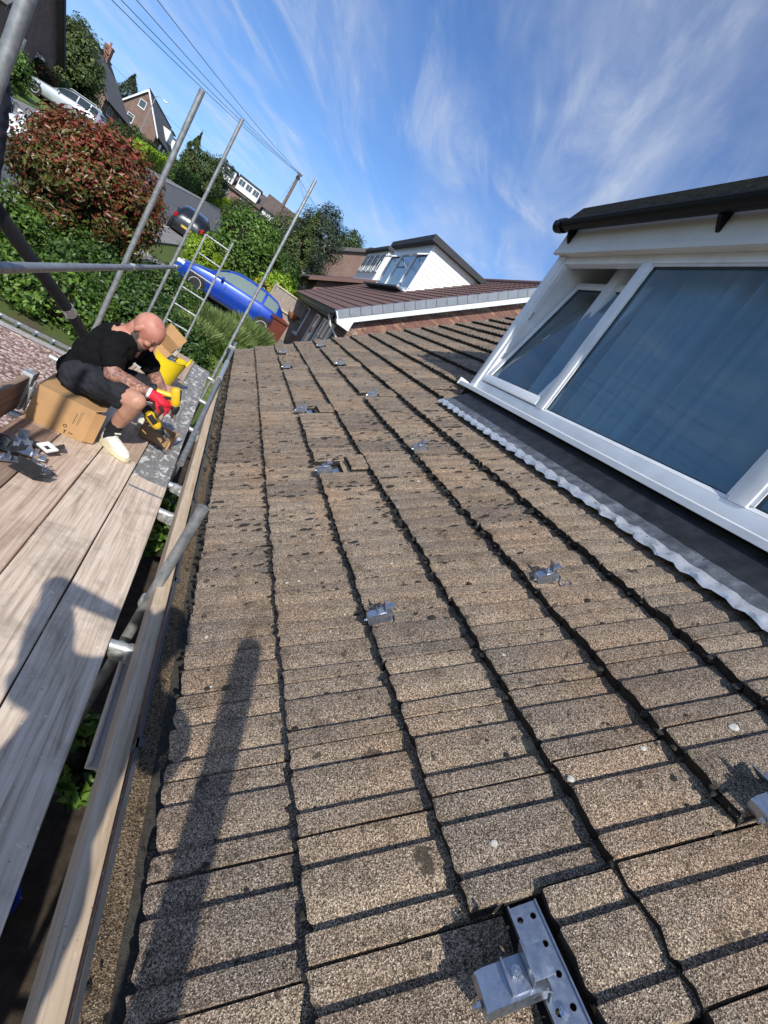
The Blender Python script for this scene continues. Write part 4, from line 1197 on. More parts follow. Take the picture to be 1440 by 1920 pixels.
fl = np.clip((.17 - np.linalg.norm(co - np.array(H), axis=1)) / .05, 0, 1)
for nm, arr in (('tattoo', tat), ('flush', fl)):
    at = me.attributes.new(nm, 'FLOAT', 'POINT'); at.data.foreach_set('value', arr.astype('f'))
# clothing
mb = MB()
for (a, ra, b, rb_) in (((-.555, 3.62, .335), .145, (-.515, 3.64, .46), .165), ((-.515, 3.64, .46), .165, (-.475, 3.64, .58), .150), ((-.475, 3.64, .58), .150, (-.44, 3.63, .655), .105)):
    caps(mb, a, ra, b, rb_)
caps(mb, (-.60, 3.62, .33), .115, (-.585, 3.62, .30), .12)
caps(mb, sR + Vector((.03, .06, -.01)), .095, sR, .078); caps(mb, sR, .080, sR.lerp(eR, .62), .070)
caps(mb, sL + Vector((-.02, -.07, -.01)), .095, sL, .078); caps(mb, sL, .078, sL.lerp(eL, .72), .070)
caps(mb, sR + Vector((.02, .05, .02)), .06, sL + Vector((-.02, -.05, .02)), .06)
caps(mb, nk + Vector((-.02, 0, -.03)), .085, nk + Vector((.0, 0, -.005)), .080)
fuse(mb, 'shirt', M['shirt'], man, .007, 6, wrinkle=.010, wsc=13)
mb = MB(); lp = Vector((-.375, 3.475, .548))
for k in range(4): mb.cbox(lp + Vector((.010 * k - .012 + .05, -.012, -.012 + .001 * k)), (.009, .004, .010), rz=-.5)
mb = MB()
caps(mb, (-.55, 3.54, .325), .125, (-.55, 3.70, .325), .125)
caps(mb, hR, .112, hR.lerp(kR, .70), .092); caps(mb, hL, .112, hL.lerp(kL, .68), .092)
fuse(mb, 'shorts', M['shorts'], man, .007, 5, wrinkle=.009, wsc=16)
for (k, a) in ((kR, aR), (kL, aL)):
    mb = MB(); caps(mb, k.lerp(a, .74), .048, a, .043); caps(mb, a, .043, a - Vector((0, 0, .055)), .041); fuse(mb, 'sock', M['sock'], man, .006, 3, wrinkle=.003, wsc=40)
def shoe(a, tip):
    a, tip = Vector(a), Vector(tip); d = (tip - a); d.z = 0; d.normalize(); sd = Vector((-d.y, d.x, 0)); hl = Vector((a.x, a.y, 0)) - d * .055
    mb = MB(); L = .275
    caps(mb, hl + d * .035 + Vector((0, 0, .055)), .036, hl + d * .12 + Vector((0, 0, .056)), .040); caps(mb, hl + d * .12 + Vector((0, 0, .055)), .042, hl + d * .225 + Vector((0, 0, .043)), .033)
    ell(mb, hl + d * .19 + Vector((0, 0, .035)), d, sd, (0, 0, 1), .078, .046, .034)
    caps(mb, hl + d * .03 + Vector((0, 0, .06)), .037, hl + d * .035 + Vector((0, 0, .095)), .037)
    up = fuse(mb, 'shoe', M['shoe'], man, .006, 3)
    mb = MB(); prof = []
    for i in range(24):
        t_ = i / 24 * 2 * math.pi; x = .1375 + .1385 * math.cos(t_); w = (.040 + .010 * math.exp(-((x - .19) / .07) ** 2)) * abs(math.sin(t_)) ** .55 * (1 if math.sin(t_) >= 0 else -1); prof.append((x, w))
    mb.prism(prof, hl + Vector((0, 0, .004)), d, sd, (0, 0, .026)); o = mb.build('sole', M['sole'], up)
    mb = MB()
    for k in range(5): c_ = hl + d * (.105 + .022 * k) + Vector((0, 0, .098 - .008 * k)); mb.path([c_ - sd * .022 - Vector((0, 0, .006)), c_ + Vector((0, 0, .003)), c_ + sd * .022 - Vector((0, 0, .006))], .0035, 6)
    mb.build('lace', M['white'], up)
    mb = MB(); mb.cbox(hl + d * .09 + Vector((0, 0, .122)), (.05, .045, .012), rz=math.atan2(d.y, d.x), bev=.004); mb.build('tongue', M['shoe'], up)
shoe(aR, (-.10, 3.35, 0)); shoe(aL, (.02, 4.06, 0))
mb = MB()
ell(mb, H + F * .045 - Cc * .082, F, S_, Cc, .064, .064, .050); ell(mb, H + F * .022 - Cc * .060, F, S_, Cc, .058, .067, .055); ell(mb, H + F * .070 - Cc * .105, F, S_, Cc, .036, .042, .036)
for s in (-1, 1): caps(mb, H - Cc * .035 + F * .012 + S_ * s * .076, .008, H - Cc * .075 + F * .03 + S_ * s * .06, .012)
fuse(mb, 'beard', M['beard'], man, .006, 3, wrinkle=.003, wsc=90)
mb = MB()
for s in (-1, 1): caps(mb, H + F * .104 + Cc * .026 + S_ * s * .018, .0045, H + F * .090 + Cc * .030 + S_ * s * .052, .004)
fuse(mb, 'eyebrow', M['beard'], man, .003, 1)
mb = MB()
for s in (-1, 1): mb.ico(H + F * .094 + Cc * .004 + S_ * s * .033, .0085, 2)
o = mb.build('eye', M['drill_k'], man, True); o.location = -Vector(man.location)
# chest print on the shirt
mb = MB(); c_ = Vector((-.325, 3.515, .575))
dx_, dz_ = Vector((.75, .45, -.2)).normalized(), Vector((.3, -.2, .9)).normalized()
for k, (a0, a1) in enumerate(((0, .012), (.014, .026), (.028, .037), (.039, .052))):
    mb.prism([(a0, 0), (a1, 0), (a1, .011), (a0, .011)], c_, dx_, dz_, dx_.cross(dz_) * .003)
o = mb.build('shirt_print', M['white'], man); o.location = -Vector(man.location)
# red glove closed round the drill grip
gl = MB(); hand(gl, wR + Vector((.015, 0, 0)), (.92, .08, -.18), (.12, .75, .55), (.25, .25, -.9), thumb=1, l=.074)
for i, v in enumerate(gl.v): pass
caps(gl, wR - Vector((.015, 0, 0)), .036, wR + Vector((.05, .004, -.008)), .036)
ell(gl, wR + Vector((.065, .005, -.012)), (1, 0, -.2), (0, 1, 0), (.2, 0, 1), .060, .046, .028)
fuse(gl, 'glove', M['glove'], man, .0045, 3, wrinkle=.003, wsc=40)
mb = MB(); mb.path([wR - Vector((.026, 0, 0)), wR - Vector((.008, 0, 0))], .0375, 16); o = mb.build('glove_cuff', M['white'], man, True); o.location = -Vector(man.location)

def drill(loc, d, up, label):
    """cordless drill: motor body, chuck, grip, battery, bit"""
    d = Vector(d).normalized(); up = Vector(up); up = (up - d * up.dot(d)).normalized(); s = d.cross(up)
    t = thing('cordless_drill', loc, label, 'drill')
    Mx = Matrix(((d.x, s.x, up.x, 0), (d.y, s.y, up.y, 0), (d.z, s.z, up.z, 0), (0, 0, 0, 1)))
    q = MB(Mx); q.lathe([(0, -.075), (.026, -.073), (.033, -.06), (.034, .02), (.030, .035), (.026, .045)], 16, Matrix.Rotation(R(90), 4, 'Y')); q.build('motor_housing', M['drill_y'], t, True)
    q = MB(Mx); q.lathe([(.026, .0455), (.029, .05), (.029, .07), (.022, .085), (.013, .105), (.009, .108)], 16, Matrix.Rotation(R(90), 4, 'Y')); q.cbox((-.03, 0, .030), (.07, .036, .012), bev=.004); q.build('chuck', M['drill_k'], t, True)
    q = MB(Mx); q.tube((.108, 0, 0), (.165, 0, 0), .0045, seg=8); q.lathe([(.0065, .12), (.0065, .145)], 8, Matrix.Rotation(R(90), 4, 'Y')); q.build('bit', M['stainless'], t, True)
    q = MB(Mx); q.path([(-.015, 0, -.02), (-.025, 0, -.07), (-.030, 0, -.115)], [.022, .019, .022], 12); q.build('grip', M['drill_y'], t, True)
    q = MB(Mx); q.cbox((.008, 0, -.06), (.012, .012, .03), bev=.003); q.cbox((-.005, .021, -.055), (.02, .004, .06)); q.build('trigger', M['drill_k'], t, True)
    q = MB(Mx); q.cbox((-.02, 0, -.135), (.105, .07, .045), bev=.008); q.build('battery', M['drill_k'], t, True)
    return t
drill((-.012, 3.43, .525), (.30, .05, -.75), (.85, .05, .45), 'yellow and black drill held upright in the red glove')
drill((-.060, 3.52, .285), (.72, .15, -.50), (-.75, -.25, .55), 'second yellow and black drill resting nose down over the small box')

# the photographer on the deck: only the shadow reaches the picture
ph = thing('person', (-.07, -.45, 0), 'person in dark clothes standing on the deck holding up a phone', 'person')
h2 = Vector((.055, -.27, 1.62)); mb = MB()
ell(mb, h2, (0, 1, 0), (1, 0, 0), (0, 0, 1), .10, .08, .125); caps(mb, h2 - Vector((0, .02, .10)), .058, (-.03, -.34, 1.42), .062)
ell(mb, h2 + Vector((0, .095, -.02)), (0, 1, 0), (1, 0, 0), (0, 0, 1), .025, .014, .03)
for s in (-1, 1): ell(mb, h2 + Vector((.08 * s, 0, 0)), (0, 1, 0), (1, 0, 0), (0, 0, 1), .02, .012, .03)
CRv, CDv, CFv = Vector(CR), Vector(CD), Vector(CF)
phone = Vector((0, 0, 1.48)) - CFv * .035
for sh, el, ha in ((Vector((-.25, -.33, 1.38)), Vector((-.37, .02, 1.45)), phone - CRv * .07 - CFv * .05), (Vector((.15, -.36, 1.37)), Vector((.20, -.20, 1.14)), phone + CRv * .05 + CDv * .08 - CFv * .05)):
    caps(mb, sh, .058, el, .046); caps(mb, el, .045, ha, .030)
    hand(mb, ha, (phone - ha).normalized(), CRv, -CFv if False else CFv * -1, l=.06)
caps(mb, (-.05, -.38, 1.30), .15, (-.07, -.44, .95), .14)
for x, kx in ((.03, .06), (-.17, -.20)): caps(mb, (x, -.47, .92), .095, (kx, -.42, .5), .062); caps(mb, (kx, -.42, .5), .060, (kx, -.48, .09), .042); caps(mb, (kx, -.48, .045), .04, (kx, -.32, .035), .034)
fuse(mb, 'body', M['skin'], ph, .010, 4)
mb = MB(); caps(mb, (-.05, -.37, 1.32), .165, (-.06, -.43, 1.00), .17); caps(mb, (-.25, -.33, 1.36), .09, (.15, -.36, 1.35), .09); caps(mb, (-.25, -.33, 1.37), .082, (-.32, -.12, 1.42), .072); caps(mb, (.15, -.36, 1.35), .08, (.18, -.26, 1.24), .072); fuse(mb, 'shirt', M['navy'], ph, .012, 5, wrinkle=.008, wsc=11)
mb = MB(); caps(mb, (.01, -.46, .98), .14, (-.15, -.46, .98), .14)
for x, kx in ((.03, .06), (-.17, -.20)): caps(mb, (x, -.47, .92), .115, (kx, -.42, .5), .085); caps(mb, (kx, -.42, .5), .085, (kx, -.48, .12), .07)
fuse(mb, 'trousers', M['shorts'], ph, .012, 5, wrinkle=.008, wsc=11)
t = thing('phone', phone, 'dark phone held up by the standing photographer', 'phone')
q = MB(Matrix(((CR[0], CD[0], CF[0], 0), (CR[1], CD[1], CF[1], 0), (CR[2], CD[2], CF[2], 0), (0, 0, 0, 1)))); q.cbox((0, .05, -.012), (.075, .155, .008), bev=.003); q.build('casing', M['drill_k'], t)
q = MB(Matrix(((CR[0], CD[0], CF[0], 0), (CR[1], CD[1], CF[1], 0), (CR[2], CD[2], CF[2], 0), (0, 0, 0, 1)))); q.cbox((-.02, 0, -.0065), (.03, .035, .003), bev=.001); q.build('camera_bump', M['drill_k'], t)

# second worker's dark work jacket at the outer rail (only its edge is in the picture)
t = thing('work_jacket', (-1.42, 3.55, .95), 'navy work jacket with white and red print hung at the outer scaffold rail', 'jacket')
mb = MB()
for (a, ra, b, rb_) in (((-1.335, 3.50, 1.06), .095, (-1.385, 3.50, 1.24), .115), ((-1.385, 3.5, 1.24), .115, (-1.45, 3.5, 1.48), .125)): caps(mb, a, ra, b, rb_)
caps(mb, (-1.36, 3.46, 1.08), .06, (-1.33, 3.50, .98), .05)
jk = fuse(mb, 'jacket', M['navy'], t, .010, 4, wrinkle=.010, wsc=12)
mb = MB(); lc = Vector((-1.293, 3.392, 1.300)); q1, q2 = CRv, CDv
lz = -CFv * .004
def glyph(x0, y0, x1, y1): mb.prism([(x0, y0), (x1, y0), (x1, y1), (x0, y1)], lc - CFv * .02, q1, q2, lz)
glyph(-.004, -.035, .004, .03); glyph(.0045, .022, .016, .03)
o = mb.build('jacket_print', M['white'], t); o.location = -Vector(t.location)
mb = MB(); mb.prism([(-.03, .045), (.016, .045), (.020, .055), (.012, .068), (-.03, .068)], lc - CFv * .02, q1, q2, lz); o = mb.build('jacket_badge', M['red'], t); o.location = -Vector(t.location)
# ------------------------------------------------------------------ vehicles
M['car_glass'] = (lambda t: t.done((.02, .028, .03), .06, 0, .8))(NT('car_glass'))
M['car_glass_lt'] = (lambda t: t.done((.16, .21, .19), .08, 0, .8))(NT('car_glass_pale'))
M['alloy'] = m_metal('alloy_wheel', (.62, .62, .62), .4, .05, .1)
M['lamp_w'] = (lambda t: t.done((.75, .77, .78), .1))(NT('headlamp_lens'))
M['lamp_r'] = (lambda t: t.done((.42, .012, .015), .15))(NT('rear_lamp_lens'))
M['plate_y'] = m_plain('rear_plate', (.62, .45, .06), .5)
def paint(name, col, metal=.2):
    t = NT(name); p = t.pos()
    c = t.mix(t.val(t.noise(p, 3, 4), .45, .75, 0, .12), tuple(col), tuple(x * .6 + .06 for x in col))
    m = t.done(c, .28, metal, .5)
    t.p.inputs['Coat Weight'].default_value = .8; t.p.inputs['Coat Roughness'].default_value = .06
    return m
def car(name, label, col, loc, rz, pitch=0., L=3.95, Wd=1.72, Hh=1.46, style='hatch', glass='car_glass', metal=.2):
    t = thing(name, loc, label, 'car'); t.rotation_euler = (0, pitch, rz)
    h = L / 2; zb = .20
    # stations: x, half width, shoulder z, top z, top half width (roof/bonnet)
    if style == 'hatch':
        st = [(-h, .62, .62, .66, .50), (-h + .06, .76, .72, .92, .56), (-h + .22, .82, .88, 1.16, .56), (-h + .52, .85, .94, 1.37, .56), (-h + 1.0, .86, .95, 1.45, .57), (-h + 1.6, .86, .94, Hh, .58), (-h + 2.0, .86, .93, 1.44, .58), (-h + 2.35, .86, .92, 1.33, .58), (-h + 2.9, .855, .90, .97, .62), (h - .62, .85, .83, .88, .64), (h - .25, .82, .72, .78, .62), (h - .06, .74, .60, .66, .56), (h, .62, .50, .54, .46)]
        wb = (-h + .66, h - .80); wr = .305; roof_x = (-h + .30, -h + 2.72)
    else:
        st = [(-h, .66, .70, .74, .54), (-h + .05, .80, .82, 1.02, .60), (-h + .20, .86, .92, 1.36, .60), (-h + .5, .90, .97, Hh - .03, .62), (-h + 1.2, .90, .97, Hh, .63), (-h + 2.0, .90, .96, Hh, .63), (-h + 2.5, .90, .95, 1.44, .62), (-h + 3.05, .90, .94, 1.05, .66), (h - .7, .89, .90, .97, .68), (h - .3, .86, .80, .86, .66), (h - .06, .78, .66, .72, .58), (h, .66, .54, .58, .48)]
        wb = (-h + .86, h - .86); wr = .335; roof_x = (-h + .22, -h + 2.88)
    k = Wd / 1.74
    rows = []
    for (x, w, zs, zt, tw) in st:
        w *= k; tw *= k; zm = zb + (zs - zb) * .5; up = zt - zs
        half = [(w * .86, zb), (w * .97, zb + .10), (w, zm), (w * .985, zs - .05), (w * .95, zs), (tw + (w * .95 - tw) * .45, zs + up * .55), (tw, zt - min(.05, up * .3)), (tw * .72, zt), (0, zt + .012)]
        rows.append([(x, y, z) for y, z in half] + [(x, -y, z) for y, z in half[::-1][1:]])
    n = len(rows[0]); vs = [p for r in rows for p in r]
    fs = [(i * n + j, i * n + j + 1, (i + 1) * n + j + 1, (i + 1) * n + j) for i in range(len(rows) - 1) for j in range(n - 1)]
    fs += [tuple(range(n)), tuple((len(rows) - 1) * n + j for j in range(n))[::-1]]
    fs += [(i * n + n - 1, i * n, (i + 1) * n, (i + 1) * n + n - 1) for i in range(len(rows) - 1)]
    mb = MB(); mb.add(vs, fs); body = mb.build('body', paint(name + '_paint', col, metal), t, True)
    # glazing: side windows lie in the cabin side, just proud of it
    def side_pt(x, f):   # f: 0 waist, 1 roof edge
        for a, b in zip(st, st[1:]):
            if a[0] <= x <= b[0]:
                q = (x - a[0]) / (b[0] - a[0]); w, zs, zt, tw = [a[i] + (b[i] - a[i]) * q for i in (1, 2, 3, 4)]
                break
        w *= k; tw *= k; up = zt - zs
        pts = [(w * .95, zs), (tw + (w * .95 - tw) * .45, zs + up * .55), (tw, zt - min(.05, up * .3))]
        g = f * 2
        a, b = (pts[0], pts[1]) if g <= 1 else (pts[1], pts[2]); g = g if g <= 1 else g - 1
        return (x, a[0] + (b[0] - a[0]) * g + .008, a[1] + (b[1] - a[1]) * g + .003)
    xa, xb = roof_x
    segs = [(xa + .10, xa + .55), (xa + .62, xa + 1.32), (xa + 1.40, xb - .12)] if style != 'hatch' else [(xa + .12, xa + .62), (xa + .72, xb - .02)]
    for s in (1, -1):
        for (p, q) in segs:
            g = MB(); nn = 8; vs = []
            for i in range(nn + 1):
                x = p + (q - p) * i / nn
                for f in (.10, .5, .92): v = side_pt(x, f); vs.append((v[0], v[1] * s, v[2]))
            g.add(vs, [(i * 3 + j, i * 3 + j + 1, i * 3 + j + 4, i * 3 + j + 3) for i in range(nn) for j in range(2)]); g.build('side_window', M[glass], t, True)
    def strip(i0, i1, nm, f0, f1):
        a, b = st[i0], st[i1]; vs = []
        for q in (f0, (f0 + f1) / 2, f1):
            x = a[0] + (b[0] - a[0]) * q; z = a[3] + (b[3] - a[3]) * q + .024; w = (a[4] + (b[4] - a[4]) * q) * k * .93
            vs += [(x, -w, z - .03), (x, -w * .6, z), (x, 0, z + .006), (x, w * .6, z), (x, w, z - .03)]
        g = MB(); g.add(vs, [(r * 5 + j, r * 5 + j + 1, (r + 1) * 5 + j + 1, (r + 1) * 5 + j) for r in range(2) for j in range(4)]); g.build(nm, M[glass], t, True)
    if style == 'hatch': strip(7, 8, 'windscreen', .06, .94); strip(1, 3, 'rear_window', .25, .85)
    else: strip(6, 7, 'windscreen', .08, .95); strip(1, 2, 'rear_window', .1, .9)
    # wheels
    for x in wb:
        for s in (1, -1):
            yw = (.855 if style == 'hatch' else .895) * k * s
            ar = MB(); ar.lathe([(wr + .045, -.004), (wr + .045, .004), (.01, .004)], 26, Matrix.Translation((x, yw + s * .010, wr)) @ Matrix.Rotation(R(-90 * s), 4, 'X')); ar.build('wheel_arch', M['rubber'], t)
            T = Matrix.Translation((x, yw - s * .135, wr)) @ Matrix.Rotation(R(-90 * s), 4, 'X')
            q = MB(T); q.lathe([(wr * .66, 0), (wr * .94, 0), (wr, .03), (wr, .155), (wr * .94, .188), (wr * .70, .192), (wr * .66, .18)], 28); wheel = q.build('wheel', M['rubber'], t, True)
            q = MB(T); q.lathe([(wr * .69, .15), (wr * .69, .188), (wr * .62, .184), (wr * .60, .15)], 28); q.lathe([(0, .178), (wr * .16, .18), (wr * .18, .165), (wr * .18, .14)], 16)
            for a in range(10):
                an = a * math.pi / 5 + .1; q.M = T @ Matrix.Rotation(an, 4, 'Z'); q.box((wr * .15, -wr * .045, .155), (wr * .64, wr * .045, .177)); q.M = T
            q.build('rim', M['alloy'], wheel, True)
            q = MB(T); q.lathe([(wr * .68, .135), (wr * .66, .137)], 20); q.add([(wr * .66 * math.cos(i * math.pi / 10), wr * .66 * math.sin(i * math.pi / 10), .136) for i in range(20)], [tuple(range(20))]); q.build('brake_disc', M['rubber'], wheel)
    for s in (1, -1):
        q = MB(); q.cbox((h - .20, .64 * k * s, .66 if style == 'hatch' else .74), (.30, .26, .14), rz=-.5 * s, bev=.04); q.build('headlight', M['lamp_w'], t, True)
        q = MB(); q.cbox((-h + .10, .70 * k * s, .86), (.16, .16, .22), rz=.4 * s, bev=.03); q.build('tail_light', M['lamp_r'], t, True)
        q = MB(); q.cbox((xb - .28, (.95) * k * s, .98), (.10, .17, .12), bev=.03); q.build('wing_mirror', body.data.materials[0], t, True)
        for hx in ((xa + 1.02,) if style == 'hatch' else (xa + .95, xa + 1.75)): q = MB(); q.cbox((hx, .865 * k * s + .006 * s, .84), (.16, .022, .03), bev=.006); q.build('door_handle', body.data.materials[0], t)
        q = MB()
        for hx in ((xa + .66, xa + 1.95) if style == 'hatch' else (xa + .60, xa + 1.36, xa + 2.35)): q.box((hx, .8655 * k * s - .003, .34), (hx + .010, .8655 * k * s + .003, .90))
        q.build('door_gap', M['rubber'], t)
        q = MB(); q.box((wb[0] + wr + .06, .86 * k * s - .01, .20), (wb[1] - wr - .06, .86 * k * s + .012, .255)); q.build('side_skirt', M['rubber'], t)
    q = MB(); q.box((h - .035, -.42, .30), (h + .012, .42, .48)); q.build('grille', M['rubber'], t)
    q = MB(); q.box((-h - .016, -.26, .50), (-h + .02, .26, .61)); q.build('number_plate', M['plate_y'], t)
    q = MB(); q.box((h + .012, -.26, .40), (h + .02, .26, .50)); q.build('number_plate', M['white'], t)
    if style != 'hatch':
        for s in (1, -1): q = MB(); q.path([(xa + .3, .56 * k * s, Hh - .01), (xa + .4, .56 * k * s, Hh + .05), (xb - .75, .56 * k * s, Hh + .05), (xb - .65, .56 * k * s, Hh - .01)], .016, 8); q.build('roof_rail', M['alloy'], t, True)
    return t
SLP = math.atan(.1)
car('parked_car', 'bright blue hatchback parked on the drive behind the scaffold ladder', (.008, .055, .40), (-.05, 20.1, gz(0, 20.1) + .03), math.pi, 0, glass='car_glass_lt')
car('parked_car', 'silver estate car parked above the lawn across the street', (.50, .52, .54), (-14.6, 46.2, gz(-14, 46.2) + .30), math.pi - .02, .05, L=4.7, Wd=1.82, Hh=1.58, style='estate', metal=.5)
car('parked_car', 'black hatchback parked on the street behind the red leaved bush', (.006, .007, .010), (-3.35, 32.2, gz(-3.4, 32.2) + .03), math.pi / 2, -SLP, L=4.1, metal=.1)
car('parked_car', 'white car on the street half hidden by the red leaved bush', (.72, .73, .74), (-8.6, 26.8, gz(-8, 26.8) + .03), -math.pi / 2, SLP, L=4.2, metal=0.)
car('parked_car', 'dark grey car by the far kerb below the lawn', (.030, .033, .040), (-12.0, 28.4, gz(-11, 28.4) + .03), math.pi / 2, -SLP, L=4.3, style='estate', Hh=1.5, metal=.3)
car('parked_car', 'small white car far up the street beside the round bush', (.74, .74, .74), (-3.9, 74.0, gz(-4, 74) + .03), math.pi / 2 - .15, -SLP, L=4.0, metal=0.)

# ------------------------------------------------------------------ buildings
M['brick_r'] = m_brick('red_brickwork', (.30, .115, .075), (.22, .09, .065))
M['brick_b'] = m_brick('brown_brickwork', (.20, .105, .08), (.155, .085, .065))
M['slate'] = m_plain('grey_roof_tiles', (.105, .10, .10), .85, var=.2, scale=2.5, bump=.3, bscale=8)
M['brown_roof'] = m_plain('brown_roof_tiles', (.115, .085, .07), .85, var=.2, scale=2.5, bump=.3, bscale=8)
M['dark_clad'] = m_plain('dark_cladding', (.03, .03, .034), .7, var=.2, scale=3)
M['white_clad'] = m_plain('white_render', (.74, .74, .72), .6, var=.05)
M['pane_dark'] = (lambda t: t.done((.05, .065, .075), .06, 0, .8))(NT('far_window_glass'))
def wall_openings(mb, faces): pass
def far_house(label, x0, x1, y0, y1, zg, eave, ridge, axis, wall, roofm, wins=(), dorm=(), chim=(), ov=.35, barge=None, name='house', group=None, clad=None):
    """a pitched house: walls with gables, roof slabs, framed windows set in the walls"""
    t = thing(name, ((x0 + x1) / 2, (y0 + y1) / 2, zg), label, 'house', group); o = Vector(t.location)
    def put(mb, nm, m, par=None, smooth=False):
        ob = mb.build(nm, m, par or t, smooth)
        if par is None: ob.location = -o
        return ob
    mb = MB()
    if axis == 'y': mb.prism([(x0, zg - 2), (x1, zg - 2), (x1, zg + eave), ((x0 + x1) / 2, zg + ridge - .12), (x0, zg + eave)], (0, y0, 0), (1, 0, 0), (0, 0, 1), (0, y1 - y0, 0))
    else: mb.prism([(y0, zg - 2), (y1, zg - 2), (y1, zg + eave), ((y0 + y1) / 2, zg + ridge - .12), (y0, zg + eave)], (x0, 0, 0), (0, 1, 0), (0, 0, 1), (x1 - x0, 0, 0))
    wl_ = put(mb, 'wall', wall)
    a0, a1 = (x0, x1) if axis == 'y' else (y0, y1); b0, b1 = (y0, y1) if axis == 'y' else (x0, x1)
    am = (a0 + a1) / 2; sl = (ridge - eave) / (am - a0); th = .16
    mb = MB()
    for s in (-1, 1):
        e = am + s * (am - a0 + ov); ze = zg + eave - sl * ov
        poly = [(am, zg + ridge), (e, ze), (e, ze - th), (am, zg + ridge - th * 1.4)]
        if axis == 'y': mb.prism(poly, (0, b0 - ov, 0), (1, 0, 0), (0, 0, 1), (0, b1 - b0 + 2 * ov, 0))
        else: mb.prism(poly, (b0 - ov, 0, 0), (0, 1, 0), (0, 0, 1), (b1 - b0 + 2 * ov, 0, 0))
    rf_ = put(mb, 'roof', roofm)
    mb = MB(); c0, c1 = b0 - ov - .01, b1 + ov + .01
    p, q = ((am, c0, zg + ridge + .02), (am, c1, zg + ridge + .02)) if axis == 'y' else ((c0, am, zg + ridge + .02), (c1, am, zg + ridge + .02))
    mb.tube(p, q, .12, seg=8); mb.build('ridge', roofm, rf_)
    if barge is not None:
        for bb in (b0 - ov - .03, b1 + ov):
            for s in (-1, 1):
                e = am + s * (am - a0 + ov + .05); ze = zg + eave - sl * (ov + .05)
                poly = [(am, zg + ridge + .03), (e, ze + .03), (e, ze - .28), (am, zg + ridge - .34)]
                mb = MB(); mb.prism(poly, (0, bb, 0) if axis == 'y' else (bb, 0, 0), (1, 0, 0) if axis == 'y' else (0, 1, 0), (0, 0, 1), (0, .03, 0) if axis == 'y' else (.03, 0, 0)); mb.build('bargeboard', barge, rf_)
    # gutters on the long sides
    for s in (-1, 1):
        e = am + s * (am - a0 + ov + .05); ze = zg + eave - sl * ov - .08
        mb = MB(); p, q = ((e, b0 - ov, ze), (e, b1 + ov, ze)) if axis == 'y' else ((b0 - ov, e, ze), (b1 + ov, e, ze)); mb.tube(p, q, .06, seg=8); mb.build('gutter', M['black_pvc'], rf_)
    def window(face, c, z, w, h, par=None, pos=None, nm='window', frame=None):
        f = frame or M['upvc']; fwm = .07
        if face in ('-x', '+x'):
            x = (x0 if face == '-x' else x1) if pos is None else pos; s = -1 if face == '-x' else 1; A, Bx = Vector((0, 1, 0)), Vector((s, 0, 0)); base = Vector((x, c, zg + z))
        else:
            y = (y0 if face == '-y' else y1) if pos is None else pos; s = -1 if face == '-y' else 1; A, Bx = Vector((1, 0, 0)), Vector((0, s, 0)); base = Vector((c, y, zg + z))
        Zv = Vector((0, 0, 1)); mb = MB()
        def rect(a0_, a1_, z0_, z1_, d0, d1, m_): m_.prism([(a0_, z0_), (a1_, z0_), (a1_, z1_), (a0_, z1_)], base + Bx * d0, A, Zv, Bx * (d1 - d0))
        rect(-w / 2, w / 2, 0, fwm, -.05, .03, mb); rect(-w / 2, w / 2, h - fwm, h, -.05, .03, mb); rect(-w / 2, -w / 2 + fwm, fwm, h - fwm, -.05, .03, mb); rect(w / 2 - fwm, w / 2, fwm, h - fwm, -.05, .03, mb)
        if w > 1.1: rect(-fwm / 2, fwm / 2, fwm, h - fwm, -.05, .028, mb)
        if h > 1.0: rect(-w / 2 + fwm, (-fwm / 2 if w > 1.1 else w / 2 - fwm), h * .68, h * .68 + .05, -.05, .026, mb)
        rect(-w / 2 - .05, w / 2 + .05, -.06, -.002, -.04, .08, mb)
        wo = mb.build(nm, f, t); wo.location = -o
        mb = MB(); rect(-w / 2 + fwm, w / 2 - fwm, fwm, h - fwm, -.03, .008, mb); mb.build('pane', M['pane_dark'], wo)
    for wdef in wins: window(*wdef)
    for (fx, c, w, h, dep, z, m) in dorm:     # flat roofed dormers facing -x or +x: front plane x, centre y
        s = -1 if fx < am else 1; dm = MB(); dm.box((min(fx, fx - s * dep), c - w / 2, zg + z), (max(fx, fx - s * dep), c + w / 2, zg + z + h)); d_ = put(dm, 'dormer', m)
        dm = MB(); dm.box((min(fx + s * .2, fx - s * dep), c - w / 2 - .15, zg + z + h + .002), (max(fx + s * .2, fx - s * dep), c + w / 2 + .15, zg + z + h + .16)); dm.build('dormer_roof', M['dark_clad'], d_)
        nn = max(1, int(w / 1.3))
        for i in range(nn): window('-x' if s < 0 else '+x', c - w / 2 + w * (i + .5) / nn, z + h * .30, w / nn * .82, h * .62, None, fx)
    for (cx, cy, w, hh) in chim:
        cb = MB(); cb.box((cx - w / 2, cy - w / 2 - .1, zg + ridge - 1), (cx + w / 2, cy + w / 2 + .1, zg + ridge + hh)); cb.box((cx - w / 2 - .06, cy - w / 2 - .16, zg + ridge + hh + .001), (cx + w / 2 + .06, cy + w / 2 + .16, zg + ridge + hh + .12)); ch = cb.build('chimney', M['brick_r'], rf_)
        cb = MB(); cb.lathe([(.13, 0), (.11, .4), (.13, .42), (.13, .46), (.09, .46)], 10, Matrix.Translation((cx, cy, zg + ridge + hh + .122))); cb.build('chimney_pot', m_plain('terracotta', (.35, .12, .06), .8), rf_)
    return t

g_ = lambda x, y: gz(x, y)
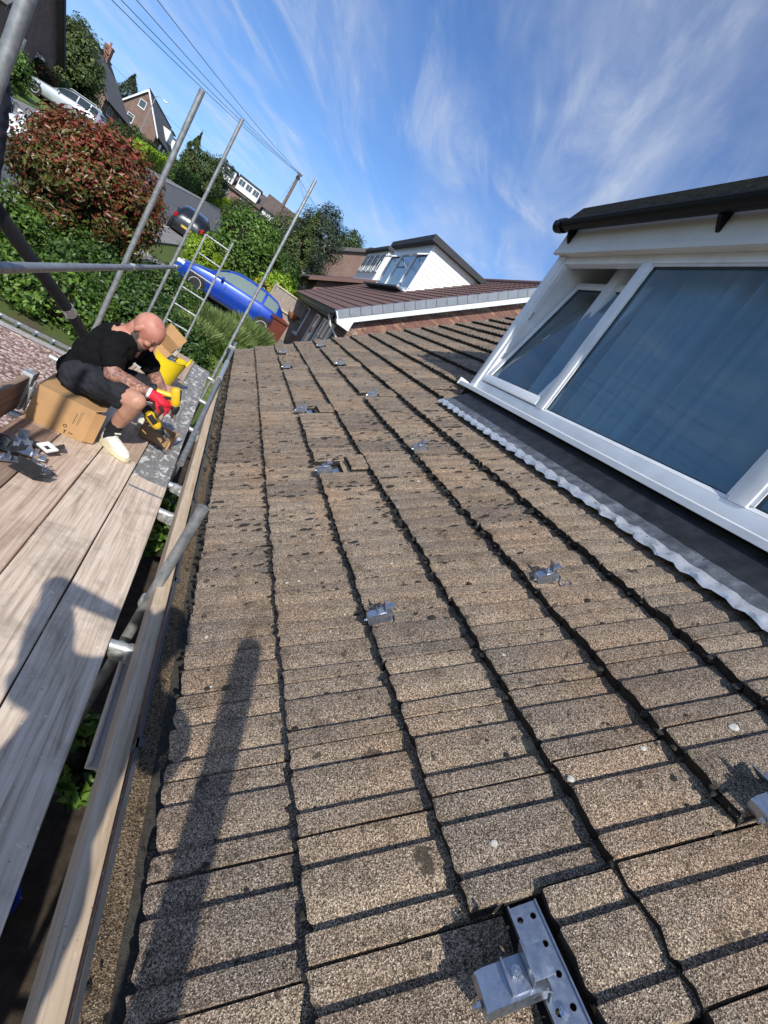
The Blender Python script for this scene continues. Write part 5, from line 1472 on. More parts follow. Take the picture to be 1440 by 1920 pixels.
# across the street, from our end of the hill upwards
far_house('dark clad house at the top left beyond the lawn with brown brick side', -27, -18.3, 43.6, 53, g_(-19, 48), 3.3, 7.2, 'x', M['brick_b'], M['slate'], [('-y', -21.5, 1.0, 1.6, 1.3), ('-y', -24.5, 1.0, 1.6, 1.3), ('+x', 47, 1.0, 1.6, 1.3), ('+x', 50.5, 1.0, 1.4, 1.3)], barge=M['dark_clad'], ov=.5)
far_house('brown roofed red brick house half hidden behind the big leafy tree', -33, -24.2, 62, 71, g_(-24, 66), 3.2, 6.6, 'y', M['brick_r'], M['brown_roof'], [('-y', -27, 1, 1.6, 1.3), ('+x', 65, .9, 1.8, 1.3), ('+x', 69, .9, 1.4, 1.3)], chim=[(-28.5, 70.2, .7, .8)])
far_house('house with a big plain grey roof and red chimney beside the tree', -29, -20.5, 74, 86, g_(-21, 80), 2.3, 6.6, 'y', M['brick_b'], M['slate'], [('+x', 77, .8, 1.8, 1.2), ('+x', 82, .8, 1.8, 1.2)], chim=[(-24.5, 83, .8, 1.0)])
far_house('brick house with steep white edged gable, long grey roof and white dormers', -24.2, -18.6, 92, 113, g_(-21, 95) + .4, 2.4, 6.3, 'y', M['brick_b'], M['slate'], [('-y', -21.5, 3.7, .9, 1.0), ('-y', -22.2, 1.2, .9, 1.1), ('+x', 97, .9, 1.5, 1.1), ('+x', 100.5, .2, 1.1, 2.0)], dorm=[(-18.9, 103.0, 3.4, 1.7, 1.6, 3.0, M['white_clad']), (-18.9, 109.5, 2.4, 1.6, 1.6, 3.0, M['white_clad'])], barge=M['upvc'], ov=.3)
hilltop = far_house('pale dormer house on the hilltop with brown roof', -11.5, -3.2, 106, 122, g_(-7, 112) + 1.3, 2.3, 5.4, 'x', M['brick_b'], M['brown_roof'], [('-y', -9.5, .9, 1.8, 1.2), ('-y', -5.5, .9, 1.8, 1.2)], dorm=())
far_house('hipped brown roof house behind the utility pole', -2.2, 4.6, 98, 108, g_(2, 102) + 1.4, 3.0, 5.6, 'x', M['white_clad'], M['brown_roof'], [('-y', .2, 1.2, 1.5, 1.2), ('-y', 3, 1.2, 1.5, 1.2)], barge=M['dark_clad'])
far_house('white walled house glimpsed behind the dark tree', 3.2, 9.0, 60, 69, g_(5, 64), 3.2, 5.9, 'y', M['white_clad'], M['slate'], [('-y', 5.0, 1.0, 1.3, 1.2)])
# hilltop white dormers facing us on the brown roof
for (xa_, xb_, nn) in ((-11.0, -8.6, 1), (-7.9, -3.9, 3)):
    ho = Vector(((xa_ + xb_) / 2, 107.0, g_(-7, 112) + 4.3)) - Vector(hilltop.location); hw = (xb_ - xa_) / 2
    mb = MB(); mb.box((-hw, -.9, -.4), (hw, 3.0, 1.75)); dw = mb.build('dormer', M['white_clad'], hilltop, loc=ho)
    mb = MB(); mb.box((-hw - .2, -1.15, 1.752), (hw + .2, 3.0, 1.95)); mb.build('dormer_roof', M['dark_clad'], dw)
    for i in range(nn):
        cx = -hw + 2 * hw * (i + .5) / nn; w2 = 2 * hw / nn * .40
        mb = MB(); mb.box((cx - w2, -.94, .35), (cx + w2, -.902, 1.5)); wo = mb.build('window', M['upvc'], hilltop, loc=ho)
        for q in (-1, 1): mb = MB(); mb.box((cx + (q - .92) * w2 / 2, -.955, .45), (cx + (q + .92) * w2 / 2, -.942, 1.4)); mb.build('pane', M['pane_dark'], wo)

# ---- the neighbour's bungalow ---------------------------------------------
nb = thing('bungalow', (2.5, 13, -1.2), 'neighbouring bungalow with brown tiled roof, white clad dormer and brick gable', 'house'); no_ = Vector(nb.location)
def nput(mb, nm, m, par=None, smooth=False):
    ob = mb.build(nm, m, par or nb, smooth)
    if par is None: ob.location = -no_
    return ob
NX0, NZ0, NY0, NY1, NP = 2.25, 1.87, 13.0, 25.4, R(39.96)
Un = Vector((math.cos(NP), 0, math.sin(NP))); Nn = Vector((-math.sin(NP), 0, math.cos(NP)))
def np_(u, y, o=0): return Vector((NX0, y, NZ0)) + Un * u + Nn * o
NR = 6.35
ridge = np_(NR, 0)
mb = MB(); mb.box((2.72, NY0 + .22, -2.6), (2.9, NY1 - .2, NZ0 + .18)); nput(mb, 'wall', M['brick_b'])
mb = MB(); mb.prism([(2.9, -2.6), (11.0, -2.6), (11.0, 1.9), (ridge.x, ridge.z - .25), (2.9, NZ0 + .36)], (0, NY0 + .24, 0), (1, 0, 0), (0, 0, 1), (0, .2, 0))
gable = nput(mb, 'wall', m_plain('mortar', (.33, .27, .21), .9, var=.15))
mb = MB(); mb.prism([(2.9, -2.6), (11.0, -2.6), (11.0, 1.9), (ridge.x, ridge.z - .25), (2.9, NZ0 + .36)], (0, NY1 - .4, 0), (1, 0, 0), (0, 0, 1), (0, .2, 0)); nput(mb, 'wall', M['brick_b'])
# bricks of the gable, each its own piece
BR = [m_plain('brick_face_%d' % i, c, .85, var=.25, scale=30) for i, c in enumerate([(.24, .115, .085), (.19, .095, .075), (.30, .15, .10), (.34, .19, .12)])]
bme = []
for m_ in BR:
    q = MB(); q.box((.005, -.012, .005), (.220, .05, .070)); bme.append(q.mesh('brick', False, [m_]))
rb = random.Random(21); cnt = 0
for r_ in range(120):
    z = -.2 + .075 * r_
    for c_ in range(60):
        x = 2.92 + .225 * c_ + (.1125 if r_ % 2 else 0)
        top = NZ0 + (x + .2 - NX0) * math.tan(NP) - .27 if x + .2 < ridge.x else 99
        zl = NZ0 + (x - NX0) * math.tan(NP) - .30
        if z + .075 > zl or z < zl - .98 or x > 7.4: continue
        cnt += 1
        if cnt > 420: continue
        link_mesh('brick', bme[rb.choice((0, 0, 0, 1, 1, 1, 2, 3))], gable, Matrix.Translation((x, NY0 + .24, z)))
# roof: stepped tile courses
M['ntile'] = m_plain('brown_interlocking_tile', (.15, .085, .072), .8, var=.22, scale=14, bump=.3, bscale=70)
mb = MB(); C_N = 19; g = NR / C_N
nt = 0
mb.add([np_(-.05, NY0 + .1, -.16), np_(NR, NY0 + .1, -.16), np_(NR, NY1, -.16), np_(-.05, NY1, -.16), np_(-.05, NY0 + .1, -.03), np_(NR, NY0 + .1, -.03), np_(NR, NY1, -.03), np_(-.05, NY1, -.03)], [(0, 1, 2, 3), (4, 7, 6, 5), (0, 4, 5, 1), (1, 5, 6, 2), (2, 6, 7, 3), (3, 7, 4, 0)])
p0_, p1_ = ridge + Vector((0, 0, -.05)), Vector((11.6, 0, 1.6))
mb.prism([(p0_.x, p0_.z), (p1_.x, p1_.z), (p1_.x, p1_.z - .16), (p0_.x, p0_.z - .16)], (0, NY0, 0), (1, 0, 0), (0, 0, 1), (0, NY1 - NY0, 0))
nroof = nput(mb, 'roof', M['ntile'])
for k in range(C_N):
    mb = MB(); w = .30; ny = int((NY1 - NY0) / w); vs = []
    for j in range(ny * 4 + 1):
        y = NY0 + .02 + (NY1 - NY0 - .04) * j / (ny * 4); o = (0, .012, .012, 0)[j % 4]
        u0 = k * g + rb.uniform(-.004, .004)
        vs += [np_(u0, y, -.012), np_(u0 + .002, y, .026 + o), np_(u0 + g + .05, y, -.004 + o)]
    mb.add(vs, [(j * 3 + i, j * 3 + i + 1, j * 3 + i + 4, j * 3 + i + 3) for j in range(ny * 4) for i in range(2)])
    mb.build('tile_course', M['ntile'], nroof)
for k in range(22):                       # grey dry verge units with a white bargeboard below
    u0 = NR / 22 * k; mb = MB()
    a = [np_(u0 + du, NY0 - .06, o) for du, o in ((.006, -.155), (NR / 22 - .006, -.155), (NR / 22 - .006, .035 + .012), (.006, .035))]
    b = [v + Vector((0, .17, 0)) for v in a]
    mb.add(a + b, [(0, 1, 2, 3), (7, 6, 5, 4)] + [(i, (i + 1) % 4, 4 + (i + 1) % 4, 4 + i) for i in range(4)]); mb.build('verge_unit', m_plain('grey_verge', (.22, .24, .27), .5, var=.12) if k == 0 else bpy.data.materials['grey_verge'], nroof)
mb = MB(); a = [np_(u, NY0 - .04, o) for u, o in ((-.06, -.29), (NR, -.29), (NR, -.16), (-.06, -.16))]; b = [v + Vector((0, .28, 0)) for v in a]
mb.add(a + b, [(0, 1, 2, 3), (7, 6, 5, 4)] + [(i, (i + 1) % 4, 4 + (i + 1) % 4, 4 + i) for i in range(4)]); mb.build('bargeboard', M['upvc'], nroof)
mb = MB(); mb.prism([(2.20, 1.86), (2.30, 1.92), (2.72, 1.92), (2.72, 1.62), (2.42, 1.62)], (0, NY0 - .041, 0), (1, 0, 0), (0, 0, 1), (0, .26, 0)); mb.build('box_end', M['upvc'], nroof)
o = half_pipe('gutter', 2.15, 1.77, .056, NY0 - .02, NY1, M['black_pvc'], None); o.parent = nb; o.location = -no_
mb = MB(); mb.box((2.22, NY0 + .23, 1.65), (2.25, NY1, 1.85)); mb.box((2.252, NY0 + .23, 1.65), (2.719, NY1, 1.67)); nput(mb, 'fascia_board', M['grey_pvc'])
mb = MB(); mb.path([(2.15, NY0 + .3, 1.71), (2.3, NY0 + .32, 1.52), (2.66, NY0 + .34, 1.3), (2.68, NY0 + .34, -1.2)], .035, 10); nput(mb, 'downpipe', M['upvc'], None, True)
mb = MB(); mb.tube(ridge + Vector((0, NY0 - .05, .0)), ridge + Vector((0, NY1, .0)), .11, seg=10); mb.build('ridge', M['ntile'], nroof, True)
def nwin(y0, y1, z0, z1, x=2.70, nm='window', bars=2):
    f = MB(); w = .06
    f.box((x - .06, y0, z0), (x, y1, z0 + w)); f.box((x - .06, y0, z1 - w), (x, y1, z1)); f.box((x - .06, y0, z0 + w), (x, y0 + w, z1 - w)); f.box((x - .06, y1 - w, z0 + w), (x, y1, z1 - w))
    for i in range(1, bars): c = y0 + (y1 - y0) * i / bars; f.box((x - .058, c - w / 2, z0 + w), (x, c + w / 2, z1 - w))
    f.box((x - .13, y0 - .06, z0 - .06), (x, y1 + .06, z0 - .002))
    wo = nput(f, nm, M['upvc']); q = MB(); q.box((x - .03, y0 + w, z0 + w), (x - .022, y1 - w, z1 - w)); q.build('pane', M['pane_dark'], wo)
nwin(20.9, 23.4, .45, 1.58, bars=2); nwin(17.6, 18.6, -.65, 1.57, nm='door', bars=1); nwin(14.6, 16.8, .40, 1.58, bars=3)
# dormers
def ndorm(xf, y0, y1, z0, z1, depth, lab_open):
    zt = z1
    q = MB(); q.prism([(xf, z0), (xf + depth, zt - .02), (xf + depth, zt), (xf, zt)], (0, y0, 0), (1, 0, 0), (0, 0, 1), (0, .10, 0)); ck = nput(q, 'dormer_cheek', M['white_clad'])
    q = MB(); q.prism([(xf, z0), (xf + depth, zt - .02), (xf + depth, zt), (xf, zt)], (0, y1 - .1, 0), (1, 0, 0), (0, 0, 1), (0, .10, 0)); nput(q, 'dormer_cheek', M['white_clad'])
    nbd = 11                       # cladding boards on the near cheek, lapped
    for i in range(nbd):
        za, zb_ = z0 + (zt - z0) * i / nbd, z0 + (zt - z0) * (i + 1) / nbd
        xe = xf + depth * (i + 1) / nbd
        q = MB(); q.prism([(xf - .01, za + .01), (xf + depth * (i + .05) / nbd, za + .01), (xe, zb_), (xf - .01, zb_)], (0, y0 - .026, 0), (1, 0, 0), (0, 0, 1), (0, .022, 0)); q.build('cladding_board', M['white_clad'], ck)
        q = MB(); q.box((xf - .012, y0 - .030, za), (xf + depth * (i + .05) / nbd, y0 - .001, za + .010)); q.build('cladding_board', M['kerb'], ck)
    q = MB(); q.prism([(xf - .30, zt + .002), (xf + depth + .3, zt - .01 + .0), (xf + depth + .3, zt + .16), (xf - .30, zt + .20)], (0, y0 - .28, 0), (1, 0, 0), (0, 0, 1), (0, y1 - y0 + .56, 0)); nput(q, 'dormer_roof', M['dark_clad'])
    w = .08; bars = [y0 + .02, y0 + (y1 - y0) * .30, y0 + (y1 - y0) * .70, y1 - .02]
    f = MB(); f.box((xf - .08, y0, z0 + .02), (xf, y1, z0 + .14)); f.box((xf - .08, y0, zt - .30), (xf, y1, zt))
    for b_ in bars: f.box((xf - .078, b_ - w / 2, z0 + .14), (xf, b_ + w / 2, zt - .30))
    f.box((xf - .22, y0 - .05, z0 - .04), (xf, y1 + .05, z0 + .018))
    fo = nput(f, 'window_frame', M['upvc'])
    for i in range(3):
        q = MB(); q.box((xf - .03, bars[i] + w / 2, z0 + .14), (xf - .022, bars[i + 1] - w / 2, zt - .30)); q.build('pane', M['pane_sky'], fo)
    if lab_open:
        for i in (0, 2):               # small top lights standing open
            T = Matrix.Translation((xf - .05, 0, zt - .30)) @ Matrix.Rotation(R(55), 4, 'Y')
            q = MB(T); a_, b_ = bars[i] + w / 2 + .02, bars[i + 1] - w / 2 - .02
            q.box((-.02, a_, -.42), (.02, b_, -.36)); q.box((-.02, a_, -.06), (.02, b_, 0)); q.box((-.02, a_, -.36), (.02, a_ + .06, -.06)); q.box((-.02, b_ - .06, -.36), (.02, b_, -.06)); q.build('top_light', M['upvc'], fo)
    q = MB(); q.box((xf - .5, y0 - .2, z0 - .10), (xf - .05, y1 + .2, z0 - .045)); nput(q, 'lead_apron', M['lead_dark'])
M['pane_sky'] = (lambda t: t.done((.10, .14, .19), .05, 0, .9))(NT('neighbour_glass'))
ndorm(4.62, 17.2, 22.0, 3.82, 5.52, 2.2, True)

# ---- third house up the hill, its dormer and brick end -------------------
far_house('next bungalow uphill with brown roof and small white dormer', 3.0, 12.4, 26.6, 42, .62, 2.5, 5.4, 'y', M['brick_b'], M['ntile'], [('-x', 31, .9, 1.8, 1.2), ('-x', 36, .9, 1.8, 1.2)], dorm=[(5.6, 31.0, 5.4, 1.7, 3.2, 4.1, M['white_clad'])], ov=.45)
far_house('brick house with grey hipped roof behind the small dormer', 5.1, 10.6, 47, 56, g_(5, 50), 4.5, 6.3, 'y', M['brick_b'], M['slate'], [('-y', 8.6, 3.0, 1.2, 1.0)], barge=M['slate'])

# ------------------------------------------------------------------ fence, bin
t = thing('fence', (1.9, 21.7, gz(1.9, 21.7)), 'weathered lap panel fence with pale capping beside the blue car', 'fence'); fo_ = Vector(t.location)
M['fence_wood'] = m_wood('fence_wood', [(.17, .13, .10), (.30, .245, .20), (.38, .32, .27)], 'z')
for i in range(15):
    x = 1.22 + .105 * i; q = MB(); q.box((x, 21.66 + .012 * (i % 2), gz(0, 21.7)), (x + .112, 21.676 + .012 * (i % 2), 1.56 + rb.uniform(-.01, .01))); o = q.build('slat', M['fence_wood'], t); o.location = -fo_
for (z0, z1, yy) in ((1.575, 1.625, 21.62), (.86, .93, 21.60)): q = MB(); q.box((1.2, yy, z0), (2.82, yy + .07, z1)); o = q.build('rail', m_plain('pale_timber', (.50, .42, .30), .8) if z0 > 1 else bpy.data.materials['pale_timber'], t); o.location = -fo_
q = MB(); q.box((1.12, 21.64, gz(0, 21.7) - .1), (1.2, 21.72, 1.7)); o = q.build('post', M['fence_wood'], t); o.location = -fo_
t = thing('wheelie_bin', (1.72, 19.0, gz(1.7, 19.0) + .02), 'brown wheelie bin standing behind the blue car', 'bin', None, R(8))
M['bin'] = m_plain('brown_bin_plastic', (.13, .028, .016), .5, var=.15)
q = MB(); q.prism([(-.22, 0), (.22, 0), (.27, .92), (-.27, .92)], (0, -.26, .06), (1, 0, 0), (0, 0, 1), (0, .52, 0)); q.build('body', M['bin'], t)
q = MB(); q.prism([(-.30, 0), (.30, 0), (.28, .07), (-.26, .09)], (0, -.31, .985), (1, 0, 0), (0, 0, 1), (0, .60, 0)); q.build('lid', M['bin'], t)
for s in (-1, 1): q = MB(); q.lathe([(.03, -.03), (.11, -.03), (.11, .03), (.03, .03)], 16, Matrix.Translation((.2, .24 * s, .11)) @ Matrix.Rotation(R(90), 4, 'X')); q.build('wheel', M['rubber'], t, True)
t = thing('hanging_basket', (2.30, 21.55, .80), 'terracotta wall basket hung on the fence', 'planter')
q = MB(); q.lathe([(0, 0), (.12, .02), (.22, .14), (.24, .24), (.21, .24), (0, .2)], 16); q.build('bowl', m_plain('terracotta_bowl', (.34, .12, .05), .8), t, True)

# ------------------------------------------------------------------ utility poles, wires, street lamp
M['pole_wood'] = m_wood('pole_wood', [(.09, .06, .045), (.16, .11, .085), (.22, .16, .13)], 'z')
def upole(x, y, top, label, zt=None):
    zg = gz(x, y); t = thing('utility_pole', (x, y, zg), label, 'pole'); h = top - zg
    q = MB(); q.path([(0, 0, -.3), (0, 0, h)], [.17, .11], 12); q.build('shaft', M['pole_wood'], t, True)
    q = MB(); q.lathe([(.11, h - .55), (.17, h - .5), (.17, h - .3), (.11, h - .25)], 10); q.tube((-.22, 0, h - .15), (.22, 0, h - .15), .03, seg=8); q.tube((0, -.22, h - .35), (0, .22, h - .35), .03, seg=8); q.build('fittings', M['black_steel'], t)
    for (ix, iy, iz) in ((-.2, 0, h - .06), (.2, 0, h - .06), (0, .2, h - .26), (0, -.2, h - .26)): q = MB(); q.lathe([(.02, -.06), (.045, -.03), (.045, .02), (.03, .05), (0, .06)], 8, Matrix.Translation((ix, iy, iz))); q.build('insulator', M['drill_k'], t)
    for k in range(6): q = MB(); q.tube((-.1, 0, h - 1.0 - .4 * k), (-.26, 0, h - 1.0 - .4 * k), .012, seg=6); q.build('step', M['black_steel'], t)
    return Vector((x, y, top))
P1 = upole(.10, 50, 10.35, 'brown wooden utility pole rising between the bushes')
P2 = upole(-24.4, 70, 11.3, 'thin wooden utility pole above the brown roofed house')
def wire(a, b, sag, label, r=.011):
    a, b = Vector(a), Vector(b); pts = []
    for i in range(25):
        f = i / 24; p = a.lerp(b, f); p.z -= sag * 4 * f * (1 - f); pts.append(p)
    q = MB(); q.path(pts, r, 5); o = q.build('overhead_wire', M['drill_k'], None, True)
    tag(o, label, 'wire')
A1 = P1 + Vector((-.2, 0, -.1)); A2 = P1 + Vector((.2, 0, -.1)); A3 = P1 + Vector((0, .2, -.3))
wl_ends = [((-6.17, 20.0, 5.54), A1, 'overhead wire from pole towards the street, lowest of four'), ((-5.98, 20.0, 5.70), A1 + Vector((0, -.1, .05)), 'overhead wire running close beside the lowest one'), ((-5.67, 20.0, 5.96), A2, 'overhead wire second from the top of the bundle'), ((-5.25, 20.0, 6.32), A2 + Vector((0, 0, .06)), 'topmost overhead wire of the bundle above the street')]
for a, b, lab in wl_ends:
    a_ = Vector(a) + (Vector(a) - b) * .35
    wire(a_, b, .30, lab)
wire(A3, (4.6, 60, 8.6), .25, 'service wire dropping from the pole towards the white walled house')
wire(A3 + Vector((.05, 0, 0)), (6.6, 49, 7.6), .2, 'service wire dropping from the pole towards the brick house', .009)
wire(A3 + Vector((0, .1, 0)), (9.5, 62, 9.2), .3, 'longest service wire dropping past the dark tree', .009)
wire(P1 + Vector((-.05, -.2, -.3)), (-1.1, 62, 5.0), .1, 'thin service wire hanging down beside the utility pole', .007)
wire(P2 + Vector((0, 0, -.3)), (-12.6, 98, 12.6), .5, 'long thin wire from the far pole over the roofs', .014)
wire(P2 + Vector((0, 0, -.2)), (-26, 52, 11.2), .4, 'thin wire from the far pole towards the dark clad house', .012)
t = thing('street_lamp', (-16.9, 76, gz(-17, 76)), 'slim grey street lamp with short bracket arm beside the gabled house', 'street lamp')
q = MB(); q.path([(0, 0, 0), (0, 0, 6.0)], [.09, .05], 10); q.build('column', M['steel'], t, True)
q = MB(); q.path([(0, 0, 5.9), (.15, 0, 6.15), (.75, 0, 6.2)], .03, 8); q.build('arm', M['steel'], t, True)
q = MB(); q.cbox((1.0, 0, 6.18), (.55, .2, .1), bev=.03); q.build('lantern', M['steel_lt'], t)
# ------------------------------------------------------------------ vegetation
G = np.random.default_rng(11)
def leaf_mesh(name, P, Nn_, size, asp, rnd, mat, droop=.3, core=None):
    """one small folded leaf per point: P positions, Nn_ facing"""
    n = len(P)
    N_ = Nn_ / (np.linalg.norm(Nn_, axis=1, keepdims=True) + 1e-9)
    T = G.normal(size=(n, 3)); T -= N_ * (T * N_).sum(1, keepdims=True); T /= (np.linalg.norm(T, axis=1, keepdims=True) + 1e-9)
    Bn = np.cross(N_, T); L = (size * (1 + .35 * G.normal(size=n)).clip(.4, 1.8))[:, None]; Wd = L * asp
    v0 = P - T * L * .5; v2 = P + T * L * .5 - N_ * L * droop * .4
    v1 = P + Bn * Wd * .5 + N_ * Wd * .18; v3 = P - Bn * Wd * .5 + N_ * Wd * .18
    V = np.stack([v0, v1, v2, v3], 1).reshape(-1, 3).astype('f')
    idx = np.arange(n)[:, None] * 4
    F_ = np.concatenate([idx + [0, 1, 2], idx + [0, 2, 3]], 1).reshape(-1)
    nf = 2 * n; rr = np.repeat(rnd, 2).astype('f')
    cv, cf = (np.zeros((0, 3), 'f'), np.zeros((0, 3), 'i'))
    if core is not None:
        cv, cf = core; 
    me = bpy.data.meshes.new(name)
    me.vertices.add(len(V) + len(cv)); me.vertices.foreach_set('co', np.concatenate([V, cv]).ravel().astype('f'))
    loops = np.concatenate([F_, (cf + len(V)).ravel()]).astype('i'); tot = nf + len(cf)
    me.loops.add(len(loops)); me.loops.foreach_set('vertex_index', loops)
    me.polygons.add(tot); me.polygons.foreach_set('loop_start', np.arange(tot, dtype='i') * 3)
    me.update(calc_edges=True); me.validate()
    at = me.attributes.new('rnd', 'FLOAT', 'FACE'); at.data.foreach_set('value', np.concatenate([rr, np.zeros(len(cf), 'f')])[:len(me.polygons)])
    me.materials.append(mat)
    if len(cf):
        me.materials.append(M['shaded_twig_core']); mi = np.zeros(len(me.polygons), 'i'); mi[nf:] = 1; me.polygons.foreach_set('material_index', mi)
    return me
M['shaded_twig_core'] = m_plain('shaded_twig_core', (.016, .017, .009), 1.0, var=.6, scale=8, bump=.8, bscale=30, spec=.05)  # solid plant core: inner shade put into its dark colour, with twigs
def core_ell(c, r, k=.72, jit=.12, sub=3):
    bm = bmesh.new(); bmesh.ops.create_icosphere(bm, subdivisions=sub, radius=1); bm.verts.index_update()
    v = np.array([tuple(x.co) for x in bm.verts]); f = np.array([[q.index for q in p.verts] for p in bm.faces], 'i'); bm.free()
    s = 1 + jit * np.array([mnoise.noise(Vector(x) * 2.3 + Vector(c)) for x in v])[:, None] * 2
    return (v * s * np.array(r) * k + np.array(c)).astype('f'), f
def crown(c, r, n, lumps, lr, top=None):
    """points and facings of leaves gathered in clumps over an ellipsoid"""
    c, r = np.array(c, float), np.array(r, float)
    d = G.normal(size=(lumps, 3)); d /= np.linalg.norm(d, axis=1, keepdims=True)
    k = .60 + .40 * G.random(lumps) ** .6
    L = d * k[:, None]
    pick = G.integers(0, lumps, n)
    o = G.normal(size=(n, 3)); o /= np.linalg.norm(o, axis=1, keepdims=True)
    rad = (G.random(n) ** .45)[:, None] * lr * (.7 + .6 * G.random(lumps))[pick][:, None]
    q = L[pick] * r + o * rad * (r.mean() if False else 1)
    P = c + q
    Nv = o * .8 + d[pick] * .6 + G.normal(size=(n, 3)) * .45 + np.array([0, 0, .35])
    return P, Nv, L[pick]
LM = {}
LM['photinia'] = m_leaf('photinia_leaf', [(.020, .036, .010), (.050, .070, .016), (.085, .080, .022), (.115, .034, .020), (.17, .030, .026), (.25, .07, .055)], .35)
LM['dark'] = m_leaf('dark_shrub_leaf', [(.010, .024, .007), (.022, .050, .011), (.042, .085, .016), (.065, .115, .024)], .45)
LM['mid'] = m_leaf('green_shrub_leaf', [(.022, .048, .010), (.042, .088, .014), (.070, .130, .020), (.11, .175, .035)], .45)
LM['lime'] = m_leaf('lime_hedge_leaf', [(.07, .13, .008), (.13, .22, .012), (.20, .30, .02), (.27, .36, .04)], .5)
LM['tree'] = m_leaf('tree_leaf', [(.016, .030, .010), (.034, .058, .016), (.060, .088, .026), (.10, .125, .045)], .5)
LM['conifer'] = m_leaf('conifer_needle', [(.010, .018, .012), (.022, .036, .022), (.04, .06, .032)], .6, .1)
LM['grey'] = m_leaf('lavender_leaf', [(.055, .085, .032), (.09, .135, .045), (.14, .19, .07), (.20, .24, .11)], .6)
LM['yellow'] = m_leaf('yellow_shrub_leaf', [(.10, .14, .012), (.19, .22, .02), (.32, .28, .03), (.42, .31, .05)], .5)
M['bark'] = m_plain('bark', (.06, .045, .033), .95, var=.4, scale=20, bump=.6, bscale=40)
def shrub(label, c, r, n, leaf, asp, mat, lumps=60, lr=.35, name='shrub', core=.72, group=None, cat='shrub', rnd_z=0.0, zg=None):
    zg = gz(c[0], c[1]) if zg is None else zg
    t = thing(name, (c[0], c[1], zg), label, cat, group)
    cl_ = (0, 0, c[2] - zg)
    P, Nv, q = crown(cl_, r, n, lumps, lr)
    keep = P[:, 2] > -.02; P, Nv, q = P[keep], Nv[keep], q[keep]
    rnd = G.random(len(P))
    if rnd_z: rnd = (rnd * (1 - rnd_z) + rnd_z * (.36 + .55 * q[:, 2] + .3 * G.normal(size=len(P)))).clip(0, 1)
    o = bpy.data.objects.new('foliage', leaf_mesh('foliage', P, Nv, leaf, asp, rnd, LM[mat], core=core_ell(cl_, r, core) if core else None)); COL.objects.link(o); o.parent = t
    q_ = MB(); rs = random.Random(int(c[0] * 31 + c[1] * 7))
    for k in range(4): a = rs.uniform(0, 6.28); q_.path([(.05 * math.cos(a), .05 * math.sin(a), -.1), (.2 * r[0] * math.cos(a), .2 * r[1] * math.sin(a), cl_[2] * .5), (.45 * r[0] * math.cos(a), .45 * r[1] * math.sin(a), cl_[2] * .95)], [.035, .025, .012], 6)
    q_.build('stem', M['bark'], t)
    return t
def tree(label, c, r, n, leaf, asp, mat, lumps=45, lr=.9, core=.5, tr=.2, group=None, name='tree', shape=None):
    zg = gz(c[0], c[1]); t = thing(name, (c[0], c[1], zg), label, 'tree', group); h = c[2] - zg
    if shape == 'cone':
        lv = lumps; P, Nv, q = crown((0, 0, h), r, n, lumps, lr)
        f = ((P[:, 2] - (h - r[2])) / (2 * r[2])).clip(0, 1); s = (1.25 - 1.12 * f)[:, None]; P[:, :2] *= s
    else: P, Nv, q = crown((0, 0, h), r, n, lumps, lr)
    keep = P[:, 2] > .2; P, Nv = P[keep], Nv[keep]
    cr = core_ell((0, 0, h - (r[2] * .35 if shape else 0)), (r[0] * (.8 if shape else 1), r[1] * (.8 if shape else 1), r[2] * (.75 if shape else 1)), core) if core else None
    o = bpy.data.objects.new('crown', leaf_mesh('crown', P, Nv, leaf, asp, G.random(len(P)), LM[mat], core=cr)); COL.objects.link(o); o.parent = t
    q_ = MB(); q_.path([(0, 0, -.3), (.05, 0, h * .4), (0, .05, h * .8), (0, 0, h + r[2] * .5)], [tr, tr * .8, tr * .5, tr * .15], 9)
    rs = random.Random(int(c[0] * 13 + c[1] * 3))
    for k in range(9):
        a = rs.uniform(0, 6.28); z0 = h * rs.uniform(.45, .95); e = rs.uniform(.5, .85)
        q_.path([(0, 0, z0), (r[0] * e * .5 * math.cos(a), r[1] * e * .5 * math.sin(a), z0 + r[2] * .2), (r[0] * e * math.cos(a), r[1] * e * math.sin(a), z0 + r[2] * .45)], [tr * .4, tr * .25, tr * .08], 6)
    q_.build('trunk', M['bark'], t, True)
    return t
